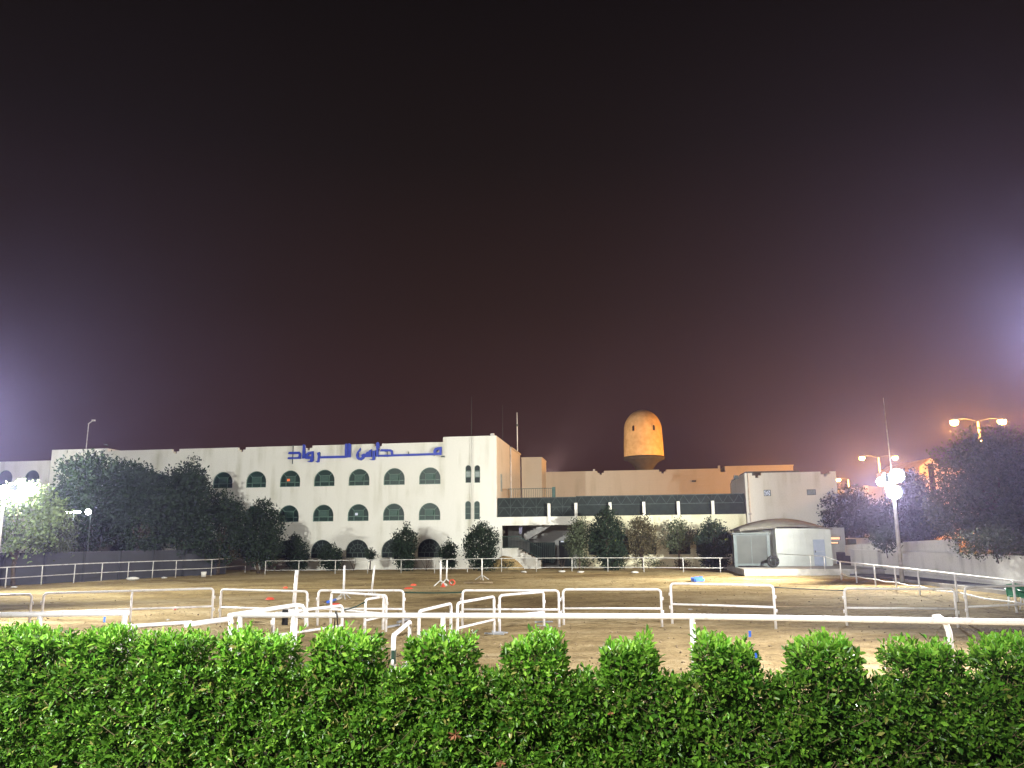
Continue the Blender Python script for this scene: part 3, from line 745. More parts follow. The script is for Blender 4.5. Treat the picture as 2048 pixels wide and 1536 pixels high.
# ---- water tower
WD = 120
wc = at(1288.5, 930, WD)
wt = thing('water_tower', 'domed sand-coloured water tower with two slit windows lit orange', 'tower', (wc.x, WD, 0))
R_ = 39.5 / FPX * WD
zz = lambda py: at(1288.5, py, WD).z
zb_, zs_, zt_ = zz(914), zz(861), zz(820)
prof = [(R_ * 1.0, zb_), (R_ * .985, (zb_ + zs_) / 2), (R_ * .955, zs_)]
for k in range(1, 13):
    a_ = k / 12 * math.pi / 2; prof.append((R_ * .955 * math.cos(a_), zs_ + (zt_ - zs_) * math.sin(a_)))
MB().lathe(prof, n=48).build('tank', M['tan'], wt)
MB().lathe([(R_ * .6, zb_ - .45), (R_ * 1.02, zb_ - .45), (R_ * 1.02, zb_ + .02), (R_ * .9, zb_ + .03)], n=48).build('collar', M['tower_stem'], wt)
MB().lathe([(R_ * .42, 0), (R_ * .42, zz(940)), (R_ * .50, zz(934)), (R_ * .68, zz(926)), (R_ * .9, zb_ - .44)], n=40).build('stem', M['tower_stem'], wt)
for px_ in (1265.5, 1304):
    dx = (px_ - 1288.5) / FPX * WD; dy = -math.sqrt((R_ * .965) ** 2 - dx * dx); an = math.atan2(dx, -dy)
    m_ = Matrix.Translation((dx, dy, zz(866))) @ Matrix.Rotation(an, 4, 'Z')
    hh_ = zz(854) - zz(866)
    w_ = link('window', MB().prism(arch(0, 0, .5, hh_), [arch(0, .06, .40, hh_ - .12)], -.12, .15).mesh('window', M['tan']), wt, m_)
    MB().prism(arch(0, .05, .42, hh_ - .1), [], -.02, .1).build('pane', M['black'], w_)

# ---- left boundary wall
pL = [(px, py) for px, py in ((-120, 1180), (62, 1172), (450, 1150))]
bwl = thing('boundary_wall', 'dark grey rendered boundary wall behind the left fence', 'wall', G(62, 1172))
Q0, Q1 = G(-250, 1186), G(449, 1148)
b = MB(); d = (Q1 - Q0); 
zt0 = at(0, 1106, G(0, 1176).y).z; zt1 = at(449, 1098, Q1.y).z
x_ = Vector((-d.y, d.x, 0)).normalized() * .12
vs = [Q0 - x_, Q1 - x_, Q1 + x_, Q0 + x_]
vs = [Vector((v.x, v.y, -.2)) for v in vs] + [Vector((v.x, v.y, zt0 if i in (0, 3) else zt1)) for i, v in enumerate(vs)]
b.add(vs, [(0, 3, 2, 1), (4, 5, 6, 7), (0, 1, 5, 4), (1, 2, 6, 5), (2, 3, 7, 6), (3, 0, 4, 7)]); b.build('panel', M['wall_dark'], bwl, world=True)
for k in range(9):
    p = Q0.lerp(Q1, (k + .5) / 9); tp = zt0 + (zt1 - zt0) * (k + .5) / 9
    MB().bar((p.x, p.y - .02, -.2), (p.x, p.y - .02, tp + .02), .3, .3).build('pier', M['wall_dark'], bwl, world=True)

# ---- right walls
rw = thing('garden_wall', 'long weathered white garden wall along the right side of the arena', 'wall', (24.5, 40, 0))
MB().box((24.4, 14, -.2), (24.69, 59, 1.52)).build('wall', M['terrace_wall'], rw, world=True)
MB().box((24.36, 14, 1.523), (24.74, 59.05, 1.58)).build('coping', M['terrace_wall'], rw, world=True)
MB().box((24.1, 14, -.1), (24.398, 58, .36)).build('plinth', M['terrace_wall'], rw, world=True)
def slopewall(name, label, A, za, B, zb2, th, m):
    t = thing(name, label, 'wall', ((A[0] + B[0]) / 2, (A[1] + B[1]) / 2, 1.3))
    A, B = Vector((A[0], A[1], 0)), Vector((B[0], B[1], 0)); d = (B - A).normalized(); n_ = Vector((-d.y, d.x, 0)) * th
    base = [A, B, B + n_, A + n_]; vs = [Vector((v.x, v.y, 1.1)) for v in base] + [Vector((v.x, v.y, z)) for v, z in zip(base, (za, zb2, zb2, za))]
    MB().add(vs, [(0, 3, 2, 1), (4, 5, 6, 7), (0, 1, 5, 4), (1, 2, 6, 5), (2, 3, 7, 6), (3, 0, 4, 7)]).build('wall', m, t, world=True); return t
pa, pb = at(1689, 1090, 60), at(1908, 1078, 46)
slopewall('upper_wall', 'pale upper wall of the terrace under the right-hand trees', (pa.x, pa.y), pa.z, (pb.x, pb.y), pb.z, .25, M['terrace_wall'])
pa, pb = at(1691, 1076, 64), at(1755, 1076, 60)
uw = slopewall('shed_wall', 'short cream wall with a dark opening behind the upper terrace wall', (pa.x, pa.y), pa.z, (pb.x, pb.y), pb.z, .25, M['terrace_wall'])
p = at(1703, 1087, 63); MB().box((p.x - .45, p.y - .35, p.z - .5), (p.x + .35, p.y + .1, p.z + .35)).build('opening', M['steel_dark'], uw, world=True)
# villa and chimneys beyond the trees
vh = thing('distant_house', 'gabled house roof beyond the right trees with two white vent stacks', 'house', (at(1720, 990, 84).x, 84, 1.3))
pa, pb, pc = at(1690, 993, 84), at(1735, 972, 84), at(1790, 978, 84)
MB().prism([(pa.x - wm(vh).translation.x, 0), (pc.x + 2 - wm(vh).translation.x, 0), (pc.x + 2 - wm(vh).translation.x, pc.z - 1.3), (pb.x - wm(vh).translation.x, pb.z - 1.3), (pa.x - wm(vh).translation.x, pa.z - 1.3)], [], 0, 8).build('wall', M['wall_grey'], vh)
for px_, t_, b_, w2 in ((1698, 981, 992, .16), (1731, 971, 990, .2)):
    q_ = at(px_, t_, 83); q2 = at(px_ + 1, b_, 83)
    MB().box((q_.x - w2, 82.8, q2.z - .6), (q_.x + w2, 83.1, q_.z)).build('vent_stack', M['wall'], vh, world=True)
rv = thing('red_house', 'tall reddish house corner lit by street lamps behind the big tree', 'house', (at(1868, 950, 76).x, 76, 1.3))
p0, p1, p2 = at(1838, 934, 76), at(1862, 916, 76), at(1884, 935, 76); ox = wm(rv).translation.x
MB().prism([(p0.x - ox, 0), (p2.x + 3 - ox, 0), (p2.x + 3 - ox, p2.z - 1.3), (p2.x - ox, p2.z - 1.3), (p1.x - ox, p1.z - 1.3), (p0.x - ox, p0.z - 1.3)], [], 0, 9).build('wall', M['tan'], rv)
q_ = at(1862, 935, 75.9); MB().box((q_.x - .25, 75.9, q_.z - 3), (q_.x + .25, 75.99, q_.z + .4)).build('window', M['black'], rv, world=True)

# ------------------------------------------------------------------ fences
def fence(label, pts, h, mid, r=.028, m=None, name='pipe_fence', post_extra=0.0, bow=0.0, group='pipe fences round the arena'):
    m = m or M['grey_paint']
    t = thing(name, label, 'fence', pts[0], 0, group)
    for i, p in enumerate(pts):
        tilt = Vector((random.uniform(-.02, .02), 0, 0))
        MB().tube([(p.x, p.y, -.15), (p.x + tilt.x, p.y, h + post_extra)], r * 1.15, 8).build('post', m, t, world=True)
    top = [Vector((p.x, p.y, h)) for p in pts]; md = []
    for i, p in enumerate(pts):
        md.append(Vector((p.x, p.y - .03, mid)))
        if bow and i < len(pts) - 1:
            q_ = (p + pts[i + 1]) / 2; md.append(Vector((q_.x, q_.y - .03, mid - bow * random.uniform(.3, 1))))
    MB().tube(top, r, 8).build('top_rail', m, t, world=True)
    MB().tube(md, r * .85, 8).build('mid_rail', m, t, world=True)
    return t
lf = [G(px, py) for px, py in ((-66, 1184), (10, 1176.5), (82, 1171), (147, 1166), (202, 1162.5), (255, 1159.5), (304, 1157), (351, 1155), (422, 1152), (490, 1145))]
fence('grey pipe fence with two rails before the dark wall on the left', lf, 1.22, .58)
ff = [G(px, py) for px, py in ((530, 1149.5), (597, 1149), (670, 1148.4), (735, 1147.6), (802, 1147), (869, 1146.4), (935, 1145.2), (1003, 1144.2), (1073, 1143.6), (1144, 1143.2), (1216, 1143.5), (1288, 1144), (1367, 1144.8), (1441, 1145.2), (1520, 1144))]
fence('pale two-rail pipe fence running in front of the school building', ff, 1.04, .33)
rf = [G(px, py) for px, py in ((1683, 1160), (1714, 1166), (1752, 1173), (1794, 1180), (1840, 1189), (1916, 1203), (2034, 1226), (2200, 1262))]
fence('white pipe fence with a sagging lower rail before the garden wall', rf, 1.08, .36, .034, M['white_paint'], bow=.08)
cf = [G(px, py, .42) for px, py in ((1541, 1131), (1622, 1138), (1650, 1141))]
t = thing('pipe_fence', 'thin grey handrail on the platform in front of the cabin', 'fence', cf[0], 0, 'pipe fences round the arena')
for p in cf: MB().tube([(p.x, p.y, .40), (p.x, p.y, 1.3)], .022, 6).build('post', M['grey_paint'], t, world=True)
MB().tube([(cf[0].x, cf[0].y, 1.3), (cf[2].x, cf[2].y, 1.3), (rf[0].x, rf[0].y, 1.05)], .02, 6).build('rail', M['grey_paint'], t, world=True)

# ------------------------------------------------------------------ portable barrier panels and thick rails
def rounded(a_, b_, h, r=.11, n=5):
    a_ = Vector((a_.x, a_.y, 0)); b_ = Vector((b_.x, b_.y, 0)); d = (b_ - a_).normalized(); P = [a_ - Vector((0, 0, .02))]
    for k in range(n + 1):
        t = k / n * math.pi / 2; P.append(a_ + d * (r - r * math.cos(t)) + Vector((0, 0, h - r + r * math.sin(t))))
    for k in range(n + 1):
        t = k / n * math.pi / 2; P.append(b_ - d * (r - r * math.sin(t)) + Vector((0, 0, h - r + r * math.cos(t))))
    P.append(b_ - Vector((0, 0, .02))); return P
def panel(label, pa, pb, h=1.09, mid=.52, r=.038, midleg=None, m=None, feet=False):
    m = m or M['white_paint']
    A, B = G(pa[0], pa[1], h), G(pb[0], pb[1], h); d = (B - A); d.z = 0; d.normalize()
    t = thing('barrier_panel', label, 'barrier', (A.x, A.y, 0), math.atan2(d.y, d.x), 'white pipe barrier panels in the arena')
    L = (Vector((B.x - A.x, B.y - A.y, 0))).length
    MB().tube(rounded(Vector((0, 0, 0)), Vector((L, 0, 0)), h), r, 10).build('frame', m, t)
    MB().tube([(r * .5, 0, mid), (L - r * .5, 0, mid)], r * .85, 8).build('mid_rail', m, t)
    if midleg: MB().tube([(L * midleg, 0, -.02), (L * midleg, 0, h)], r * .9, 8).build('leg', m, t)
    for x in (-r - .018, L + r + .018):
        for z in (mid + .3, mid - .1):
            MB().tube([(x, 0, z - .05), (x, 0, z + .05)], .02, 6).build('hook', m, t)
    if feet:
        for x in (0, L): MB().bar((x, -.3, .02), (x, .3, .02), .07, .04).build('foot', M['metal'], t)
    return t
panel('barrier panel cut off by the left edge of the picture', (-120, 1192), (64, 1189))
panel('widest barrier panel on the left with a leg in its middle', (88, 1187), (427, 1177), midleg=.505, mid=.5)
panel('barrier panel right of the widest one, before the first tall post', (443, 1179), (615, 1183))
panel('barrier panel standing behind two overlapping angled panels', (637, 1181), (807, 1181))
panel('barrier panel right of the taut green rope', (925, 1181), (1117, 1181))
panel('barrier panel joined to the right of the one by the green rope', (1126, 1179), (1321, 1179))
panel('tallest barrier panel, in front of the blue box', (1341, 1167), (1546, 1171), h=1.23, mid=.60)
panel('barrier panel on the right between two thin ropes and the lamp pole', (1688, 1177), (1908, 1178))
panel('barrier panel cut off by the right edge of the picture', (1929, 1175), (2130, 1168))
panel('angled barrier panel sloping down to the right among the overlapping ones', (663, 1184), (773, 1191), h=1.05)
panel('narrow angled barrier panel with a low second rail', (731, 1199), (767, 1193), h=.99, mid=.40)
panel('low barrier panel behind the thick rail near the black bag', (547, 1227), (685, 1211), h=1.05, mid=.55)
panel('angled barrier panel left of the curved post of the thick rail', (838, 1222.5), (902, 1207), h=1.05, mid=.25)
panel('angled barrier panel just right of the curved post of the thick rail', (915, 1206), (988, 1193), h=1.05, mid=.41, feet=True)
panel('barrier panel whose left leg stands on a metal foot', (999, 1191), (1087, 1183.5), h=1.05, mid=.45, feet=True)
gp = panel('nearest short barrier panel with a dark green sticker', (787, 1271), (820, 1243), h=1.09, mid=.35, r=.042)
MB().box((-.044, -.03, .55), (-.040, .03, .85)).add([], []).build('sticker', M['green_rope'], gp)
MB().box((-.03, -.047, .62), (.03, -.042, .86)).build('sticker', M['green_rope'], gp)

def thick(label, pts, r, posts, z=1.2, dropped=()):
    W_ = [G(a_, c_, z) for a_, c_ in pts]
    t = thing('thick_rail', label, 'rail', (W_[0].x, W_[0].y, 0), 0, 'thick white rails nearest the hedge')
    MB().tube(W_, r, 14).build('rail', M['white_thick'], t, world=True)
    for px, curved in posts:
        # point of the rail under that column
        best = None
        for i in range(len(W_) - 1):
            for k in range(101):
                p = W_[i].lerp(W_[i + 1], k / 100); dd_ = abs((ray_px(p)) - px)
                if best is None or dd_ < best[0]: best = (dd_, p)
        p = best[1]
        if curved:
            P = [(p.x, p.y + .02, z + .055), (p.x + .10, p.y + .02, z + .06), (p.x + .2, p.y + .02, z - .02), (p.x + .25, p.y + .02, z - .2), (p.x + .26, p.y + .02, -.1)]
            MB().tube(P, r * .95, 12).build('post', M['white_thick'], t, world=True)
        else:
            MB().tube([(p.x, p.y, z - r * .4), (p.x, p.y, -.1)], r * .95, 12).build('post', M['white_thick'], t, world=True)
    return t
def ray_px(p):
    d = p - Vector((0, 0, EYE)); return 1024 + FPX * d.dot(CR) / d.dot(_f0)
thick('long thick white rail crossing behind the hedge from the centre to the right edge', [(470, 1230), (1024, 1231.5), (1384, 1233), (2048, 1244.5), (2300, 1250)], .055, [(478, False), (590, False), (884, False), (1384, False), (1868, True)])
thick('thick white rail at the left edge behind the hedge', [(-120, 1232), (0, 1230), (258, 1225.5)], .06, [(80, False), (250, False)])
thick('thick white rail sloping up to the open pipe end on the left', [(372, 1250), (462, 1237)], .05, [(462, False)])
thick('thin white rail left of the sloping one', [(252, 1253), (383, 1244.5)], .036, [(262, False)])
A1, A2 = G(458, 1231, 1.2), at(592, 1210, 19.2)
t = thing('thick_rail', 'thick white rail running back to the tall white post', 'rail', (A1.x, A1.y, 0), 0, 'thick white rails nearest the hedge')
MB().tube([A1, A2, A2 + Vector((.12, .1, -.03)), A2 + Vector((.2, .15, -.2)), A2 + Vector((.22, .16, -.5))], .05, 12).build('rail', M['white_thick'], t, world=True)
MB().tube([(A2.x, A2.y, -.1), (A2.x, A2.y, A2.z - .02)], .05, 10).build('post', M['white_thick'], t, world=True)
MB().tube([A2 + Vector((-.25, .02, -.1)), A2 + Vector((-.25, .02, -.45))], .07, 10).build('rubber_sleeve', M['tyre'], t, world=True)
for a_, c_, l_ in (((766, 1259), (797, 1252), 'flat white bar lying on the sand below the overlapping panels'), ((796, 1247), (818, 1239), 'short flat white bar lying behind the near sticker panel'), ((985, 1269), (1005, 1268), 'pale bar lying at the foot of an angled panel'), ((1070, 1247), (1105, 1246), 'pale bar lying behind the middle hedge blocks')):
    p, q_ = G(*a_), G(*c_); t = thing('loose_bar', l_, 'bar', (p.x, p.y, 0))
    MB().bar((p.x, p.y, .04), (q_.x, q_.y, .04), .1, .05).build('bar', M['metal'], t, world=True)

# ---- jump stands: white posts on splayed feet
def stand(label, px, pyb, h, r=.05, lean=0.0, D=None, foot=.32):
    p = G(px, pyb) if D is None else Vector((at(px, 1100, D).x, D, 0))
    t = thing('jump_stand', label, 'stand', (p.x, p.y, 0), random.uniform(-.4, .4), 'white jump stands in the arena')
    MB().tube([(0, 0, .25), (lean, 0, h)], r, 12).build('post', M['white_paint'], t)
    for k in range(4):
        a_ = k * math.pi / 2 + .5
        MB().bar((foot * math.cos(a_), foot * math.sin(a_), .02), (0, 0, .32), .05, .04).build('foot', M['grey_paint'], t)
    return t
stand('thickest white jump post, standing behind the near rail on the left', 592, 0, 1.66, .062, .06, D=28.5)
stand('white jump stand right behind the overlapping barrier panels', 687, 1198, 1.50, .05)
stand('leaning white jump stand right of the upright one', 743, 1193, 1.46, .045, .12)
stand('taller of the two neighbouring jump stands with a blue foot pad', 881, 1172, 1.42, .05, 0, foot=.5)
stand('second of the two neighbouring jump stands, next to an orange ring', 893, 1168.5, 1.40, .042, .03, foot=.4)
stand('thin jump stand alone in the middle of the far sand', 964, 1160, 1.36, .04, foot=.45)

# ---- small things on the sand
def blob(name, label, cat, px, py, m, kind, s=.15, group=None, rot=0.0):
    p = G(px, py); t = thing(name, label, cat, (p.x, p.y, 0), rot, group); b = MB()
    if kind == 'cone': b.lathe([(s * 1.2, 0), (s * 1.2, .02), (s * .8, .03), (s * .25, s * 1.6), (0, s * 1.6)], n=16)
    elif kind == 'ring':
        b.tube([(s * math.cos(k * math.pi / 8), s * .3, s + .02 + s * math.sin(k * math.pi / 8)) for k in range(17)], s * .25, 6, False)
    elif kind == 'flat':
        b.lathe([(s, 0), (s * .95, .04), (s * .6, .09), (s * .3, .10), (0, .10)], n=12)
    elif kind == 'ball':
        b.lathe([(s * math.sin(k / 8 * math.pi), s - s * math.cos(k / 8 * math.pi)) for k in range(9)], n=14)
    elif kind == 'bucket':
        b.lathe([(0, .01), (s * .8, 0), (s, s * 1.9), (s * .93, s * 1.9), (s * .75, .04)], n=16)
    elif kind == 'bag':
        rr = random.Random(int(px)); vs = []; N_ = 10
        for i in range(5):
            for k in range(N_):
                a_ = 2 * math.pi * k / N_; q_ = s * math.sin((i + .6) / 5.2 * math.pi) * rr.uniform(.8, 1.25)
                vs.append((q_ * math.cos(a_) * 1.5, q_ * math.sin(a_), s * .8 * (i / 4)))
        fs = [(i * N_ + k, i * N_ + (k + 1) % N_, (i + 1) * N_ + (k + 1) % N_, (i + 1) * N_ + k) for i in range(4) for k in range(N_)]
        fs += [tuple(range(N_))[::-1], tuple(4 * N_ + k for k in range(N_))]
        b.add(vs, fs, 0, True)
    b.build(name, m, t); return t
OG = 'orange training markers on the sand'
blob('marker_cone', 'orange marker left of the tallest near post on the far sand', 'marker', 571, 1177, M['orange'], 'flat', .14, OG)
blob('marker_cone', 'flat orange marker seen through the third barrier panel', 'marker', 540, 1199, M['orange'], 'flat', .2, OG)
blob('marker_cone', 'bright orange marker beside the blue and yellow pole', 'marker', 671, 1211, M['orange'], 'flat', .24, OG)
blob('marker_cone', 'orange marker left of the taut green rope', 'marker', 817, 1178, M['orange'], 'flat', .25, OG)
blob('marker_cone', 'fainter orange marker behind the one by the green rope', 'marker', 827, 1171, M['orange'], 'flat', .18, OG)
blob('marker_cone', 'orange marker at the foot of the two neighbouring jump stands', 'marker', 886, 1174, M['orange'], 'cone', .13, OG)
blob('orange_ring', 'orange ring leaning beside the second neighbouring jump stand', 'ring', 904, 1171, M['orange'], 'ring', .15)
blob('ball', 'red and white ball on the sand inside the widest panel', 'ball', 350, 1221, M['ball'], 'ball', .08)
blob('bucket', 'white bucket beneath the left pipe fence', 'bucket', 407, 1154, M['debris'], 'bucket', .2)
p = G(1394, 1163); bx = thing('blue_crate', 'bright blue crate lying on the far sand', 'crate', (p.x, p.y, 0), .3)
b = MB().box((-.28, -.2, 0), (.28, -.17, .28)); b.box((-.28, .17, 0), (.28, .2, .24)); b.box((-.28, -.17, 0), (-.25, .17, .2)); b.box((.25, -.17, 0), (.28, .17, .3)); b.box((-.25, -.17, .0), (.25, .17, .03)); b.build('shell', M['bluebox'], bx)
MB().box((-.2, -.235, .02), (.36, -.2, .16)).build('lid', M['bluebox'], bx)
SG = 'scraps of rubbish along the pipe fences'
for px, py, l_, s_ in ((1048, 1145.5, 'white scrap below the far fence in front of the stairs', .16), (1124, 1145, 'long pale scrap below the far fence near the light shrub', .2), (1161, 1146, 'crumpled white bag below the far fence near the dark tree', .19), (1269, 1147, 'crumpled white bag at the far fence below the brownish tree', .2), (265, 1161, 'flat white scrap below the left fence', .3), (328, 1157, 'small white scrap near the middle of the left fence', .14), (28, 1176, 'small pale scrap at the left picture edge below the fence', .14), (337, 1241, 'pale stone on the sand behind the left hedge', .05), (1381, 1220, 'pale stone seen through the tallest panel', .06)):
    blob('rubbish_scrap', l_, 'rubbish', px, py, M['debris'], 'bag', s_, SG)
for a_, c_, m_, l_ in (((630, 1211), (652, 1206), M['wood'], 'plain wooden pole end lying left of the striped pole'), ((655, 1207), (680, 1199), M['bluebox'], 'blue and cream pole lying beside the bright orange marker'), ((928, 1167.5), (985, 1167.5), M['wood'], 'pale pole lying flat on the far sand')):
    p, q_ = G(*a_), G(*c_); t = thing('jump_pole', l_, 'pole', (p.x, p.y, 0)); p.z = q_.z = .06
    mid_ = p.lerp(q_, .6)
    if m_ is M['bluebox']:
        MB().tube([p, mid_], .06, 10).build('blue_section', m_, t, world=True); MB().tube([mid_, q_], .06, 10).build('cream_section', M['debris'], t, world=True)
    else: MB().tube([p, q_], .05, 10).build('pole', m_, t, world=True)
def rope(label, a_, za, c_, zc_, Da, Dc, sag, m, r=.02):
    p, q_ = at(a_[0], a_[1], Da), at(c_[0], c_[1], Dc); t = thing('rope', label, 'rope', p)
    P = [p.lerp(q_, k / 12) - Vector((0, 0, sag * math.sin(math.pi * k / 12))) for k in range(13)]
    MB().tube(P, r, 6).build('strand', m, t, world=True)
D1 = G(807, 1181, 1.09).y; D2 = G(925, 1181, 1.09).y
rope('dark green rope stretched between two barrier panels', (808, 1184.5), 0, (924, 1184.5), 0, D1, D2, .02, M['green_rope'], .024)
D1 = G(1546, 1171, 1.23).y; D2 = G(1688, 1177, 1.09).y
rope('dark rope joining the tallest panel to the next one on the right', (1548, 1174.5), 0, (1687, 1181), 0, D1, D2, .01, M['steel_dark'], .016)
rope('pale lower rope joining the tallest panel to the next one', (1548, 1213), 0, (1687, 1214), 0, D1, D2, .0, M['wood'], .014)
rope('dark green rope slanting behind the overlapping panels', (688, 1220), 0, (730, 1204), 0, 24.2, 23, .03, M['green_rope'], .018)
# black bag on the thick rail
p = G(672, 1231, 1.2)
bg_ = thing('black_bag', 'black bag hung by its strap from the thick rail', 'bag', (p.x, p.y, 0))
b = MB(); vs = []; N_ = 12
prof_ = [(.04, .06), (.13, .0), (.17, -.1), (.15, -.2), (.05, -.24)]
for i, (r_, z_) in enumerate(prof_):
    for k in range(N_):
        a_ = 2 * math.pi * k / N_; vs.append((r_ * 1.0 * math.cos(a_), r_ * .4 * math.sin(a_) + .08, .88 + z_))
b.add(vs, [(i * N_ + k, i * N_ + (k + 1) % N_, (i + 1) * N_ + (k + 1) % N_, (i + 1) * N_ + k) for i in range(4) for k in range(N_)], 0, True); b.build('body', M['black'], bg_)
b = MB().tube([(-.05, .08, .92), (-.02, .03, 1.22), (.0, -.03, 1.29), (.03, -.07, 1.22), (.05, .04, .92)], .012, 6); b.build('strap', M['black'], bg_)

# green plastic chairs on the right
def chair(label, x, y, rot):
    t = thing('plastic_chair', label, 'chair', (x, y, 0), rot, 'green plastic chairs by the garden wall')
    MB().box((-.24, -.22, .40), (.24, .22, .44)).build('seat', M['green'], t)
    vs = []; 
    b = MB()
    for k in range(7):
        a_ = -.9 + 1.8 * k / 6; b.bar((.25 * math.sin(a_), .22 + .03 * math.cos(a_), .44), (.28 * math.sin(a_), .30 + .05 * math.cos(a_), .84 - .05 * abs(a_)), .075, .02)
    b.tube([(.3 * math.sin(-.95 + 1.9 * k / 8), .30 + .05 * math.cos(-.95 + 1.9 * k / 8), .84 - .05 * abs(-.95 + 1.9 * k / 8)) for k in range(9)], .03, 6); b.build('backrest', M['green'], t)
    for s in (-1, 1):
        MB().tube([(s * .26, -.2, .42), (s * .28, -.22, .64), (s * .28, .25, .68)], .025, 6).build('armrest', M['green'], t)
        for v in (-1, 1): MB().tube([(s * .22, v * .2, .42), (s * .27, v * .26, 0)], [.028, .018], 6).build('leg', M['white_paint'], t)
chair('green plastic chair behind the right fence post', at(2030, 1180, 30).x, 30.0, -.5)
chair('green plastic chair at the right picture edge', at(2060, 1180, 29.2).x, 29.2, .2)

# ------------------------------------------------------------------ lamps and poles
def flood_head(t, pos, aim, size=.5, m=None, power=0, color=WHITE, cone=150):
    pos = Vector(pos); d = (Vector(aim) - pos).normalized(); q_ = d.to_track_quat('-Y', 'Z').to_matrix().to_4x4()
    mw = wm(t).inverted() @ (Matrix.Translation(pos) @ q_)
    s = size / 2
    hd = link('lamp_head', MB().box((-s, .02, -s * .7), (s, .2, s * .7)).mesh('lamp_head', M['steel_dark']), t, mw)
    dm = MB().lathe([(s * .95 * math.cos(k / 6 * math.pi / 2), s * .45 * math.sin(k / 6 * math.pi / 2)) for k in range(7)], n=20).mesh('lens', m or M['lamp_white'])
    link('lens', dm, hd, Matrix.Rotation(math.radians(90), 4, 'X'))
    if power: lamp('floodlight', pos + d * (s * .7 + .24), Vector(aim), power, color, cone, .2, t)
    return hd
pp = G(1805, 1166); PX, PY = pp.x, pp.y
fl = thing('floodlight_pole', 'tall white floodlight pole with glaring lamp heads and a thin mast before the garden wall', 'lamp pole', (PX, PY, 0), 0, 'floodlight poles round the arena')
zh_ = at(1780, 985, PY).z; zh2_ = at(1783, 952, PY).z; ztop = at(1759, 796, PY).z
MB().tube([(0, 0, 0), (0, 0, zh2_ + .2)], [.12, .085], 12).build('pole', M['grey_paint'], fl)
MB().tube([(0, 0, zh2_ + .2), (-.05, 0, ztop)], [.035, .018], 8).build('mast', M['grey_paint'], fl)
MB().bar((-.9, 0, zh2_ - .35), (.5, 0, zh2_ - .35), .08).build('crossbar', M['grey_paint'], fl)
aimc = (-14, 66, 4)
flood_head(fl, (PX + .15, PY - .3, zh2_), (-6, 8, 2), .8, None, 0)
flood_head(fl, (PX - .1, PY - .3, zh_), (-4, 8, 1), .8, None, 0)
flood_head(fl, (PX - .75, PY - .2, zh2_ - .32), (-10, 8, 1), .5, None, 0)
flood_head(fl, (PX - .35, PY + .1, zh2_ - .1), (-20, 70, 5), .6, None, P_RIGHT, cone=130)
flood_head(fl, (PX + .4, PY + .3, zh_ + .1), (15, 68, 4), .5, None, P_RIGHT * .075, cone=110)
flood_head(fl, (PX - .3, PY - .35, zh_ + .25), (PX - 16, PY - 26, 2), .6, None, P_RIGHT * .32, cone=160)

pl = at(9, 985, 48)
fl2 = thing('floodlight_pole', 'floodlight pole at the left picture edge glaring through the pale tree', 'lamp pole', (pl.x, pl.y, 0), 0, 'floodlight poles round the arena')
MB().tube([(0, 0, 0), (0, 0, pl.z + .4)], [.11, .08], 12).build('pole', M['grey_paint'], fl2)
flood_head(fl2, (pl.x, pl.y - .25, pl.z), (5, 10, 1), .85, None, P_LEFT * .5, cone=165)
flood_head(fl2, (pl.x + .3, pl.y + .25, pl.z + .3), (-42, 80, 6), .5, None, P_LEFT * 4.0, cone=70)

fl3 = thing('floodlight_pole', 'added unseen floodlight pole just outside the right picture edge', 'lamp pole', (13.2, 17, 0), 0, 'floodlight poles round the arena')  # added pole out of view, lights the near sand and rails
zq = at(2150, 640, 17).z
MB().tube([(0, 0, 0), (0, 0, zq + .4)], [.12, .08], 12).build('pole', M['grey_paint'], fl3)
flood_head(fl3, (12.9, 17, zq), (0, 16, 2), .6, None, P_NEAR_RIGHT, (.93, .91, .97))
fl4 = thing('floodlight_pole', 'added unseen floodlight pole just outside the left picture edge', 'lamp pole', (-21.6, 30, 0), 0, 'floodlight poles round the arena')  # added pole out of view, lights the left facade and the arena
zq = at(-60, 700, 30).z
MB().tube([(0, 0, 0), (0, 0, zq + .4)], [.12, .08], 12).build('pole', M['grey_paint'], fl4)
flood_head(fl4, (-21.3, 30.3, zq), (-18, 72, 5), .6, None, P_NEAR_LEFT, cone=110)
flood_head(fl4, (-21.3, 29.7, at(-40, 835, 30).z), (0, 23, 1), .6, None, P_NEAR_LEFT * .45, (.95, .96, .98), cone=176)
fl5 = thing('floodlight_pole', 'added unseen floodlight pole behind the camera on the near pavement', 'lamp pole', (-6.5, -7, 1.1), 0, 'floodlight poles round the arena')  # added pole out of view, lights the hedge front and the barriers
MB().tube([(0, 0, 0), (0, 0, 10.2)], [.12, .08], 12).build('pole', M['grey_paint'], fl5)
flood_head(fl5, (-6.4, -6.8, 11.0), (1, 8, 1), .6, None, P_BACK, (1, .98, .92), cone=85)
flood_head(fl5, (-6.9, -6.8, 11.0), (2, 25, 0), .6, None, P_BACK2, (1, .98, .92), cone=62)

